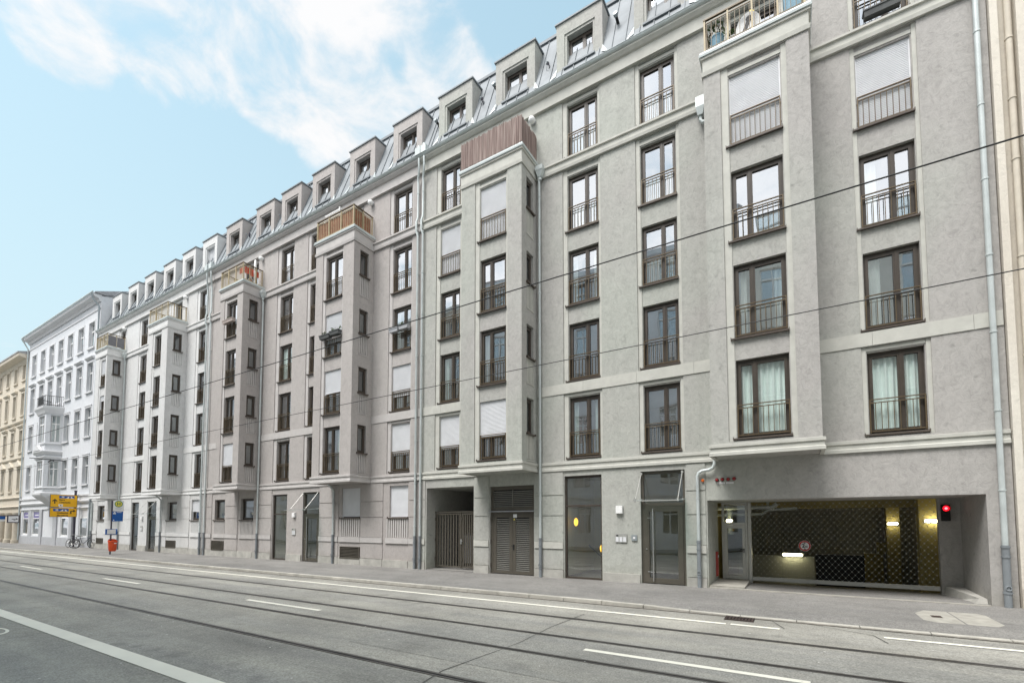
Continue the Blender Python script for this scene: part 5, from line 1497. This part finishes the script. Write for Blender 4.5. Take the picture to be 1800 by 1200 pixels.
trim.sweep([(-.03, 3.0), (.07, 3.0), (.07, 3.1), (-.03, 3.1)], hx0 + .02, hx1 - .02)
trim.sweep([(-.03, 19.15), (.05, 19.15), (.05, 19.25), (-.03, 19.25)], hx0 + .02, hx1 - .02)
trim.sweep([(-.03, 19.75), (.10, 19.75), (.18, 19.95), (.50, 20.05), (.55, 20.25), (-.03, 20.3)], hx0 + .02, hx1 - .02)
trim.sweep([(-.03, 15.0 + .0), (.02, 15.0), (.02, 15.02), (-.03, 15.02)], hx0 + .02, hx0 + .04)
trim.build('trim', 'trim_white', hW)
b = MB(); b.box(hx0 + .01, hx1 - .01, -.06, .02, -.5, .5); b.box(-59.9, -59.2, -.10, .02, -.5, 3.0).box(-63.3, -62.5, -.035, .02, .5, 3.0).box(-56.2, -55.3, -.10, .02, -.5, 3.0).box(-52.2, -51.6, -.10, .02, -.5, 3.0); b.build('plinth', 'grey_paint', hW)
b = MB(); b.prism([(hx0, -.45, 20.31), (hx0, .3, 20.31), (hx0, 7, 23.4), (hx0, 7, 23.5), (hx0, -.45, 20.38)], (hx1 - hx0 + .1, 0, 0)); b.build('roof', 'roof_tile', hW)
b = MB(); b.tube([(hx0, -.60, 20.30), (hx1 + .1, -.60, 20.30)], .06, 8); b.build('gutter', 'zinc_bright', hW)
downpipe(hW, [(hx1 - .1, -.63, 20.2), (hx1 - .12, -.5, 19.8), (hx1 - .02, -.12, 19.3), (hx1 - .02, -.12, 17.0), (hx1 - .02, -.12, .1)], .06, m='zinc_dull')
downpipe(hW, [(hx0 + .1, -.63, 20.2), (hx0 + .1, -.4, 19.8), (hx0 + .05, -.12, 19.3), (hx0 + .05, -.12, .1)], .06)
for i, (a, c) in enumerate(shopw):
    b = MB(); f_ = .12
    b.box(a, a + f_, .05, .14, .62, 2.95).box(c - f_, c, .05, .14, .62, 2.95).box(a + f_, c - f_, .05, .14, .62, .74).box(a + f_, c - f_, .05, .14, 2.82, 2.95).box(a + f_, c - f_, .05, .14, 2.15, 2.24)
    o = b.build('shop_window', 'white_paint', hW)
    MB().quad((a + f_, .11, .74), (c - f_, .11, .74), (c - f_, .11, 2.15), (a + f_, .11, 2.15)).build('pane', 'shop_glass', o)
    MB().box(a + f_, c - f_, .08, .10, 2.24, 2.82).build('sign_board', 'shop_violet' if i < 2 else 'trim_white', o)
    if i < 2: MB().box(a + .45, c - .45, .072, .08, 2.46, 2.54).build('sign_line', 'sign_white', o)
    MB().quad((a, 1.2, .4), (c, 1.2, .4), (c, 1.2, 3.0), (a, 1.2, 3.0)).build('display_back', 'curtain', o)
    b = MB(); b.box(a + .2, c - .3, .6, .7, .8, 1.3); b.box(a + .5, c - .2, .9, .95, 1.4, 1.9); b.build('display', 'planter_blue' if i % 2 else 'planter_dark', o)
# the two-storey bay with its balcony
ox0, ox1, oy = -58.1, -55.3, -1.0
b = MB(); t2 = MB()
fn = lambda u, v, d: (u, oy + d, v)
b.panel(fn, ox0 + .3, ox1 - .3, 4.4, 11.9, [(-57.45, -56.0, a, c, .15) for a, c in rows[:2]])
for s, xa, xb in ((1, ox1 - .3, ox1 + .25), (-1, ox0 + .3, ox0 - .25)):
    L = math.hypot(xb - xa, -oy)
    fs = lambda u, v, d, xa=xa, xb=xb: (xa + (xb - xa) * u, oy - oy * u, v)
    b.panel(fs, 0, 1, 4.4, 11.9, [(.28, .82, a, c, 0) for a, c in rows[:2]])
b.build('bay', 'plaster_white', hW)
for a, c in rows[:2]: far_window(hW, -56.72, a, 1.45, c - a, dep=-.85)
for a, c in rows[:2]:
    xa, xb = ox1 - .3, ox1 + .25
    q = Vector((xb - xa, -oy, 0)); ang = math.atan2(q.y, q.x); mid = Vector((xa, oy, a)) + q * .55
    o = local('window', cached(('ow', .6, c - a), lambda: old_frame(.6, c - a)), hW, mid - ORG[hW.name], ang)
    local('pane', cached(('op', .6, c - a), lambda: MB().quad((-.3, .135, 0), (.3, .135, 0), (.3, .135, c - a), (-.3, .135, c - a)).mesh('pane', 'window_glass')), o)
def bay_sweep(mb, prof):
    n = len(prof); base = len(mb.v)
    for st in range(4):
        for o_, z in prof:
            mb.v.append([(ox0 - .25 - o_ * .6, 0, z), (ox0 + .3 - o_ * .5, oy - o_, z), (ox1 - .3 + o_ * .5, oy - o_, z), (ox1 + .25 + o_ * .6, 0, z)][st])
    for st in range(3):
        for k in range(n):
            a_, c_ = base + st * n + k, base + st * n + (k + 1) % n
            mb.f.append((a_, a_ + n, c_ + n, c_))
for pr in ([(-.05, 4.1), (.06, 4.1), (.12, 4.25), (.12, 4.4), (-.05, 4.45)], [(-.05, 4.75), (.05, 4.75), (.08, 4.85), (-.05, 4.9)], [(-.05, 7.35), (.06, 7.35), (.12, 7.5), (.12, 7.56), (-.05, 7.6)], [(-.05, 7.75), (.10, 7.75), (.22, 7.95), (.22, 8.05), (-.05, 8.1)],
           [(-.05, 8.6), (.05, 8.6), (.08, 8.72), (-.05, 8.75)], [(-.05, 11.35), (.06, 11.35), (.14, 11.6), (.24, 11.8), (.26, 11.98), (-.05, 12.0)]):
    m_ = MB(); bay_sweep(m_, pr); m_.build('bay_moulding', 'trim_white', hW)
t2 = MB().prism([(-57.7, oy - .25, 8.08), (-55.75, oy - .25, 8.08), (-56.72, oy - .25, 8.6)], (0, .2, 0)); t2.build('pediment', 'trim_white', hW); t2 = MB()
t2.quad((ox0 - .25, 0, 11.95), (ox0 + .3, oy, 11.95), (ox1 - .3, oy, 11.95), (ox1 + .25, 0, 11.95))
t2.build('balcony_floor', 'trim_white', hW)
b = MB()
for x0_, x1_, z_ in ((-58.0, -55.4, 4.1), ):                   # stepped corbel under the bay
    for k in range(6):
        f0, f1 = 1 - k / 6.5, 1 - (k + 1) / 6.5
        z = 4.1 - k * .14
        b.hexa([(x0_ + .6 * (1 - f1), oy * f1, z - .14), (x1_ - .6 * (1 - f1), oy * f1, z - .14), (x1_ - .6 * (1 - f1), 0, z - .14), (x0_ + .6 * (1 - f1), 0, z - .14),
                (x0_ + .6 * (1 - f0), oy * f0, z), (x1_ - .6 * (1 - f0), oy * f0, z), (x1_ - .6 * (1 - f0), 0, z), (x0_ + .6 * (1 - f0), 0, z)])
b.build('corbel', 'trim_white', hW)
b = MB()
for p, q in (((ox0 - .2, -.05), (ox0 + .3, oy - .1)), ((ox0 + .3, oy - .1), (ox1 - .3, oy - .1)), ((ox1 - .3, oy - .1), (ox1 + .2, -.05))):
    for z in (12.1, 12.9): b.tube([(p[0], p[1], z), (q[0], q[1], z)], .025, 5)
    n = 9
    for k in range(n + 1):
        x, y = p[0] + (q[0] - p[0]) * k / n, p[1] + (q[1] - p[1]) * k / n
        b.tube([(x, y, 12.0), (x, y, 12.9)], .014, 4)
o = b.build('balcony_railing', 'black', hW)
MB().box(ox0 + .45, ox1 - 1.1, oy - .07, oy - .05, 12.25, 12.85).build('railing_panel', 'planter_dark', o)

# beige stucco house
ex0, ex1 = -92.0, -66.02
hE = thing('stucco_house', 'beige stucco house with gabled window heads at the far left edge', 'house', ((ex0 + ex1) / 2, 0, gz(-79)))
wall, trim = MB(), MB()
ec = [-67.25 - 2.83 * k for k in range(8)]
erow = [(5.0, 7.25), (8.95, 11.15), (12.75, 15.0), (16.4, 17.95)]
holes = [(x - .5, x + .5, a, c, .25) for x in ec for a, c in erow] + [(x - .85, x + .85, -.6, 2.75, .5) for x in [-67.6 - 2.6 * k for k in range(9)]]
wall.panel(lambda u, v, d: (u, d, v), ex0, ex1, -.6, 18.8, holes)
wall.quad((ex1, 0, -.6), (ex1, 9, -.6), (ex1, 9, 20), (ex1, 0, 18.8))
wall.build('wall', 'plaster_beige', hE)
for x in ec:
    for r, (a, c) in enumerate(erow):
        trim.box(x - .66, x + .66, -.12, .03, a - .14, a - .02)
        for s in (-1, 1): trim.box(x + s * .59 - .07, x + s * .59 + .07, -.05, .02, a - .02, c + .02)
        trim.box(x - .68, x + .68, -.06, .02, c + .02, c + .2)
        if r in (1, 2): trim.sweep([(-.02, c + .28), (.08, c + .28), (.22, c + .42), (.22, c + .5), (-.02, c + .55)], x - .78, x + .78)
        if r == 0:
            trim.prism([(x - .8, -.2, c + .3), (x + .8, -.2, c + .3), (x, -.2, c + .85)], (0, .22, 0)); trim.box(x - .8, x + .8, -.22, .02, c + .2, c + .3)
        far_window(hE, x, a, 1.0, c - a)
    if x > -80:
        pass
for z in (3.3, 4.2, 8.2, 12.0): trim.sweep([(-.03, z), (.10, z), (.16, z + .12), (-.03, z + .2)], ex0, ex1 - .01)
trim.sweep([(-.03, 18.1), (.08, 18.1), (.2, 18.4), (.75, 18.55), (.8, 18.8), (-.03, 18.85)], ex0, ex1 - .01)
trim.build('trim', 'trim_beige', hE)
for k in range(9):
    x = -66.35 - 2.6 * k
    for dx_ in (0,): MB().lathe([(.42, -.3), (.42, .1), (.34, .12), (.33, 1.5), (.29, 2.55), (.38, 2.62), (.40, 2.8)], (x + dx_, -.12, 0), 'z', 16).build('column', 'plaster_beige', hE, True)
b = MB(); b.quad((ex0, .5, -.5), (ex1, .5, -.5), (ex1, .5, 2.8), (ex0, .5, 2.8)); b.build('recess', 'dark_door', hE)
b = MB(); b.prism([(ex0, -.85, 18.82), (ex0, .3, 18.82), (ex0, 8, 21.5), (ex0, 8, 21.6), (ex0, -.85, 18.95)], (ex1 - ex0, 0, 0)); b.build('roof', 'roof_tile', hE)
# projecting sign boards at the beige house
t = thing('projecting_sign', 'long blue and white sign board projecting at the far left', 'sign', (-66.2, -1.1, 2.2))
MB().box(-66.24, -66.18, -3.2, -1.0, 1.95, 2.42).build('board', 'sign_blue', t); MB().box(-66.25, -66.17, -3.2, -1.0, 1.93, 2.12).build('stripe', 'sign_white', t); MB().tube([(-66.21, -3.1, 2.45), (-66.21, 0, 2.45)], .03, 6).build('bracket', 'pole_dark', t)
t = thing('light_box_sign', 'white light-box sign with a dark frame and arrow beside the beige columns', 'sign', (-66.0, -.5, 2.1))
MB().box(-66.0, -65.88, -.93, -.08, 1.78, 2.52).build('frame', 'pole_dark', t); MB().box(-65.88, -65.87, -.85, -.16, 1.86, 2.44).build('panel', 'sign_white', t)
b = MB(); b.box(-65.87, -65.865, -.62, -.30, 2.12, 2.17); b.prism([(-65.87, -.30, 2.06), (-65.87, -.20, 2.16), (-65.87, -.30, 2.25)], (.005, 0, 0)); b.box(-65.87, -65.865, -.5, -.36, 2.02, 2.06); b.build('arrow', 'black', t)

# right-hand neighbour: just its cream edge and rain pipe show
nx0 = 4.10
hN = thing('neighbour_house', 'cream house edge with a weathered rain pipe at the right picture margin', 'house', (nx0 + 5, 0, 0))
b = MB(); b.box(nx0, nx0 + .13, -.10, 8, -.6, 21).box(nx0 + .135, nx0 + .40, .06, 8, -.6, 21)
nw = [(x, 1.2 + 3.3 * r) for x in (nx0 + 2.2, nx0 + 4.9, nx0 + 7.6) for r in range(6)]
b.panel(lambda u, v, d: (u, -.14 + d, v), nx0 + .405, nx0 + 11, -.6, 21, [(x - .6, x + .6, z, z + 2.1, .25) for x, z in nw])
b.quad((nx0 + .405, -.14, -.6), (nx0 + .405, 8, -.6), (nx0 + .405, 8, 21), (nx0 + .405, -.14, 21)).quad((nx0 + .405, 1.5, -.6), (nx0 + 11, 1.5, -.6), (nx0 + 11, 1.5, 21), (nx0 + .405, 1.5, 21)); b.build('wall', 'plaster_cream', hN)
for x, z in nw: far_window(hN, x, z, 1.2, 2.1, dep=.1)
b = MB(); b.box(nx0 + .02, nx0 + 11, -.2, -.05, -.6, .4); b.build('plinth', 'stone_base', hN)
pp = downpipe(hN, [(nx0 + .30, -.04, 20), (nx0 + .30, -.04, 10), (nx0 + .30, -.04, 1.2)], .058, [(nx0 + .30, -.04, z) for z in (3.2, 5.4, 7.6, 9.8, 11.2, 12.6, 14.0)], m='trim_beige')
MB().tube([(nx0 + .30, -.04, 1.25), (nx0 + .30, -.04, -.1)], .075, 10).build('pipe_foot', 'zinc', pp, True)


# ------------------------------------------------------------------ street furniture
# yellow direction sign over the road edge
px, py = -50.0, -.32
zg = gz(px, SIDE)
t = thing('direction_sign', 'yellow direction sign with black arrows on a dark post', 'road sign', (px, py, zg))
b = MB(); b.tube([(px - .1, py, zg - .3), (px - .1, py, 4.35)], .085, 12); b.tube([(px - .1, py, 4.35), (px - .1, py, 4.42)], .1, 12); b.build('post', 'pole_dark', t, True)
for z0, z1, y0, y1 in ((3.02, 4.03, -1.86, -.22), (2.25, 2.985, -1.86, -.22)):
    MB().box(px - .02, px + .015, y0, y1, z0, z1).build('border', 'pole_dark', t)
    MB().box(px + .0155, px + .025, y0 + .03, y1 - .03, z0 + .03, z1 - .03).build('panel', 'sign_yellow', t)
b = MB()
for z in (2.45, 2.8, 3.2, 3.8): b.box(px - .15, px - .02, -.9, -.2, z, z + .05)
b.build('bracket', 'zinc_dull', t)
X = px + .028


def flat(name, pts, m, par, x=X):
    return MB().prism([(x, y, z) for y, z in pts], (.003, 0, 0)).build(name, m, par)


for zc, ya, yb in ((3.84, -1.34, -.42), (2.80, -1.66, -.74)):
    flat('blue_field', [(ya, zc - .10), (yb, zc - .10), (yb, zc + .10), (ya, zc + .10)], 'sign_blue', t)
    c = ya + (yb - ya) * .70
    for s in (-1, 1): flat('motorway_mark', [(c + s * .05, zc - .09), (c + s * .24, zc - .09), (c + s * .05, zc + .07)], 'sign_white', t, X + .003)
    lettering('38', .17, 'sign_white', t, (X + .004, ya + .22, zc), 'x', True)
flat('arrow', [(-1.62, 3.30), (-1.55, 3.30), (-1.55, 3.56), (-1.46, 3.46), (-1.44, 3.53), (-1.585, 3.68), (-1.73, 3.53), (-1.71, 3.46), (-1.62, 3.56)], 'black', t)
flat('arrow', [(-.64, 2.52), (-.56, 2.52), (-.56, 2.68), (-.45, 2.72), (-.46, 2.64), (-.32, 2.74), (-.44, 2.86), (-.45, 2.79), (-.64, 2.74)], 'black', t)
flat('symbol_plate', [(-1.36, 3.09), (-1.10, 3.09), (-1.10, 3.26), (-1.36, 3.26)], 'sign_white', t)
flat('symbol_dot', [(-1.26, 3.14), (-1.20, 3.14), (-1.20, 3.21), (-1.26, 3.21)], 'black', t, X + .003)
lettering('Gera', .17, 'black', t, (X + .001, -1.17, 3.62), 'x', True)
lettering('Chemnitz', .17, 'black', t, (X + .001, -.98, 3.41), 'x', True)
lettering('Weißenfels', .15, 'black', t, (X + .001, -1.10, 2.57), 'x', True)
lettering('Merseburg', .15, 'black', t, (X + .001, -1.10, 2.37), 'x', True)

# bus stop post with H sign, timetable and red litter bin
bx, by = -36.4, -2.37
zg = gz(bx, SIDE - .03)
t = thing('bus_stop_sign', 'bus stop post with a green and yellow H sign above a blue panel', 'stop sign', (bx, by, zg))
MB().tube([(bx, by, zg - .1), (bx, by, 3.16)], .042, 12).build('post', 'pole_dark', t, True)
b = MB(); ya, yb = -2.33, -1.80
b.prism([(bx + .05, ya, 2.52), (bx + .05, yb, 2.52), (bx + .05, yb, 3.12)] + [(bx + .05, (ya + yb) / 2 + .265 * math.cos(q), 3.10 + .12 * math.sin(q)) for q in [math.pi * k / 8 for k in range(1, 8)]] + [(bx + .05, ya, 3.12)], (.02, 0, 0)); b.build('plate', 'sign_white', t)
c = (bx, (ya + yb) / 2, 2.97)
MB().lathe([(.001, .072), (.205, .072), (.205, .076), (.001, .076)], c, 'x', 32).build('green_disc', 'sign_green', t)
MB().lathe([(.001, .0765), (.165, .0765), (.165, .080), (.001, .080)], c, 'x', 32).build('yellow_disc', 'sign_lemon', t)
lettering('H', .26, 'sign_green', t, (bx + .083, c[1], 2.97), 'x', True)
b = MB()
for z, l in ((2.70, .38), (2.64, .30)): b.box(bx + .07, bx + .073, c[1] - l / 2, c[1] + l / 2, z, z + .018)
b.build('print_line', 'grey_paint', t)
MB().box(bx + .05, bx + .07, ya - .03, yb - .02, 1.88, 2.50).build('blue_panel', 'sign_blue', t)
b = MB(); b.box(bx + .07, bx + .073, ya, ya + .14, 2.33, 2.40).box(bx + .07, bx + .073, ya + .03, ya + .12, 2.42, 2.47).box(bx + .07, bx + .073, ya + .02, ya + .07, 1.93, 1.99).box(bx + .07, bx + .073, ya + .18, ya + .42, 2.43, 2.46); b.build('panel_print', 'sign_white', t)
o = MB().box(bx + .045, bx + .085, by - .30, by + .29, 1.06, 1.40).build('timetable_frame', 'sign_blue', t)
MB().box(bx + .0855, bx + .09, by - .22, by + .21, 1.09, 1.37).build('timetable_sheet', 'sign_white', o)
t = thing('litter_bin', 'bright red-orange litter bin hung on the bus stop post', 'litter bin', (bx + .18, by, .05))
b = MB(); cx_, cy_ = bx + .24, by + .03
b.lathe([(.001, .02), (.15, .03), (.19, .10), (.225, .62), (.225, .66), (.205, .66), (.20, .60)], (cx_, cy_, 0), 'z', 26); b.build('body', 'bin_red', t, True)
b = MB(); b.lathe([(.235, .60), (.245, .62), (.245, .66), (.235, .68), (.225, .66)], (cx_, cy_, 0), 'z', 26)
n = 20                                                       # raised hood at the back
for k in range(n):
    a, c2 = math.pi * .42 + math.pi * 1.16 * k / n, math.pi * .42 + math.pi * 1.16 * (k + 1) / n
    ha, hc = .13 * math.sin(math.pi * k / n), .13 * math.sin(math.pi * (k + 1) / n)
    b.quad((cx_ + .235 * math.cos(a), cy_ + .235 * math.sin(a), .66), (cx_ + .235 * math.cos(c2), cy_ + .235 * math.sin(c2), .66), (cx_ + .215 * math.cos(c2), cy_ + .215 * math.sin(c2), .67 + hc), (cx_ + .215 * math.cos(a), cy_ + .215 * math.sin(a), .67 + ha))
b.build('rim', 'bin_red', t, True)
MB().lathe([(.001, .60), (.2, .60)], (cx_, cy_, 0), 'z', 26).build('opening', 'black', t)
MB().box(cx_ + .205, cx_ + .228, cy_ + .0, cy_ + .12, .50, .55).build('sticker', 'sign_white', t)


def bicycle(label, x, y, m, rotz, lean=0.0):
    t = thing('bicycle', label, 'bicycle', (x, y, gz(x, SIDE - .01)), 'bicycles by the shop window', rotz)
    t.rotation_euler = (lean, 0, rotz)
    ORG[t.name] = Vector((0, 0, 0))
    for wx in (-.53, .53):
        w_ = MB().ring((wx, 0, .34), .32, .022, 'y', 28, 6).build('wheel', 'rubber', t, True)
        b = MB(); b.ring((wx, 0, .34), .295, .010, 'y', 28, 5)
        for k in range(14):
            q = 2 * math.pi * k / 14; b.tube([(wx, 0, .34), (wx + .29 * math.cos(q), 0, .34 + .29 * math.sin(q))], .0035, 4)
        b.tube([(wx, -.04, .34), (wx, .04, .34)], .03, 8); b.build('rim', 'steel', w_)
    b = MB(); bb, st, hd, ra, fa = (-.08, 0, .30), (-.20, 0, .80), (.36, 0, .82), (-.53, 0, .34), (.53, 0, .34)
    for p, q, r in ((bb, st, .018), (bb, hd, .02), (st, hd, .018), (bb, ra, .014), (st, ra, .012), (hd, fa, .016), (st, (-.215, 0, .92), .014), (hd, (.34, 0, .98), .015)): b.tube([p, q], r, 8)
    b.build('frame', m, t, True)
    MB().tube([(.22, -.27, 1.0), (.34, -.12, 1.01), (.35, 0, .98), (.34, .12, 1.01), (.22, .27, 1.0)], .013, 8).build('handlebar', 'steel', t, True)
    MB().hexa([(-.36, -.08, .91), (-.05, -.02, .92), (-.05, .02, .92), (-.36, .08, .91), (-.35, -.07, .96), (-.06, -.018, .955), (-.06, .018, .955), (-.35, .07, .96)]).build('saddle', 'black', t)
    b = MB(); b.lathe([(.001, -.035), (.09, -.035), (.09, -.028), (.001, -.028)], (-.08, 0, .30), 'y', 18); b.tube([(-.08, -.05, .30), (.06, -.05, .20)], .012, 6); b.tube([(-.08, .05, .30), (-.22, .05, .40)], .012, 6); b.build('crank', 'steel', t)
    return t


bicycle('dark bicycle parked nearer the yellow sign post, side on to the shop window', -49.3, -.62, 'black', R(12), R(-8))
bicycle('second dark bicycle, parked right against the black rain pipe', -47.0, -.55, 'pole_dark', R(62), R(8))
# overhead tram wires
OW = 'overhead tram wires'
for y, z, lb in ((-8.72, 5.08, 'upper of two black overhead tram wires crossing the picture'), (-6.10, 4.95, 'lower of two black overhead tram wires crossing the picture')):
    b = MB(); b.tube([(-180, y, z + gz(-180) * .6), (-60, y, z + gz(-60) * .6), (0, y, z), (40, y, z)], .0076, 6)
    tag(b.build('tram_wire', 'wire_black'), lb, 'wire', OW)
for x, y0, y1, z, lb in ((-42, -9.6, -7.9, 5.12, 'short dark insulator arm on the tram wire above the white house'), (-33, -6.9, -5.5, 4.98, 'small dark wire clamp in front of the pale house wall')):
    t = thing('wire_clamp', lb, 'clamp', (x, (y0 + y1) / 2, z), 'clamps on the tram wires')
    MB().tube([(x, y0, z + .09), (x, y1, z + .09)], .02, 6).build('arm', 'black', t)
    ym = -8.72 if y0 < -9 else -6.1
    MB().tube([(x - .4, ym, z - .0), (x, ym, z + .06), (x + .4, ym, z - .0)], .03, 6).build('shoe', 'black', t)

# ------------------------------------------------------------------ houses across the street (behind the camera, mirrored in the panes)
oy = -18.2
x = -96.0; k = 0
while x < 34:
    wd = 17.5 + (k % 3) * 1.5; hh = (21.2 if x < -20 else 20.6 if x < -8 else 17.6) + (k * 7 % 4) * .3
    r = thing('opposite_house', ('grey', 'warm grey')[k % 2] + ' plastered house across the street, mirrored in the panes', 'house', (x + wd / 2, oy, 0), 'houses across the street')
    b = MB(); n = 6; holes = []
    xs = [x + wd * (i + .5) / n for i in range(n)]
    for xi in xs:
        for f_ in range(6): holes.append((xi - .6, xi + .6, 1.0 + f_ * 3.4, 3.1 + f_ * 3.4, .2))
    b.panel(lambda u, v, d: (u, oy - d, v), x, x + wd, -.5, hh, holes)
    b.box(x, x + wd, oy - .02, oy + .35, hh - .5, hh - .15).box(x, x + wd, oy - .02, oy + .12, 3.65, 3.85).box(x, x + wd, oy - .02, oy + .12, hh - 1.2, hh - 1.1)
    b.build('wall', ('plaster_far', 'plaster_far_warm')[k % 2], r)
    b = MB(); b.quad((x, oy + .35, hh - .14), (x + wd, oy + .35, hh - .14), (x + wd, oy - 4.5, hh + 2.6), (x, oy - 4.5, hh + 2.6)); b.build('roof', 'roof_tile', r)
    b = MB(); b.quad((x, oy - .6, 0), (x + wd, oy - .6, 0), (x + wd, oy - .6, hh - .6), (x, oy - .6, hh - .6)); b.build('interior', 'room_dark', r)
    for xi in xs:
        for f_ in range(6):
            z = 1.0 + f_ * 3.4
            o = local('window', cached(('ow', 1.2, 2.1), lambda: old_frame(1.2, 2.1)), r, Vector((xi, oy, z)) - ORG[r.name], math.pi)
            local('pane', cached(('op', 1.2, 2.1), lambda: MB().quad((-.6, .135, 0), (.6, .135, 0), (.6, .135, 2.1), (-.6, .135, 2.1)).mesh('pane', 'window_glass')), o)
    x += wd + .01; k += 1
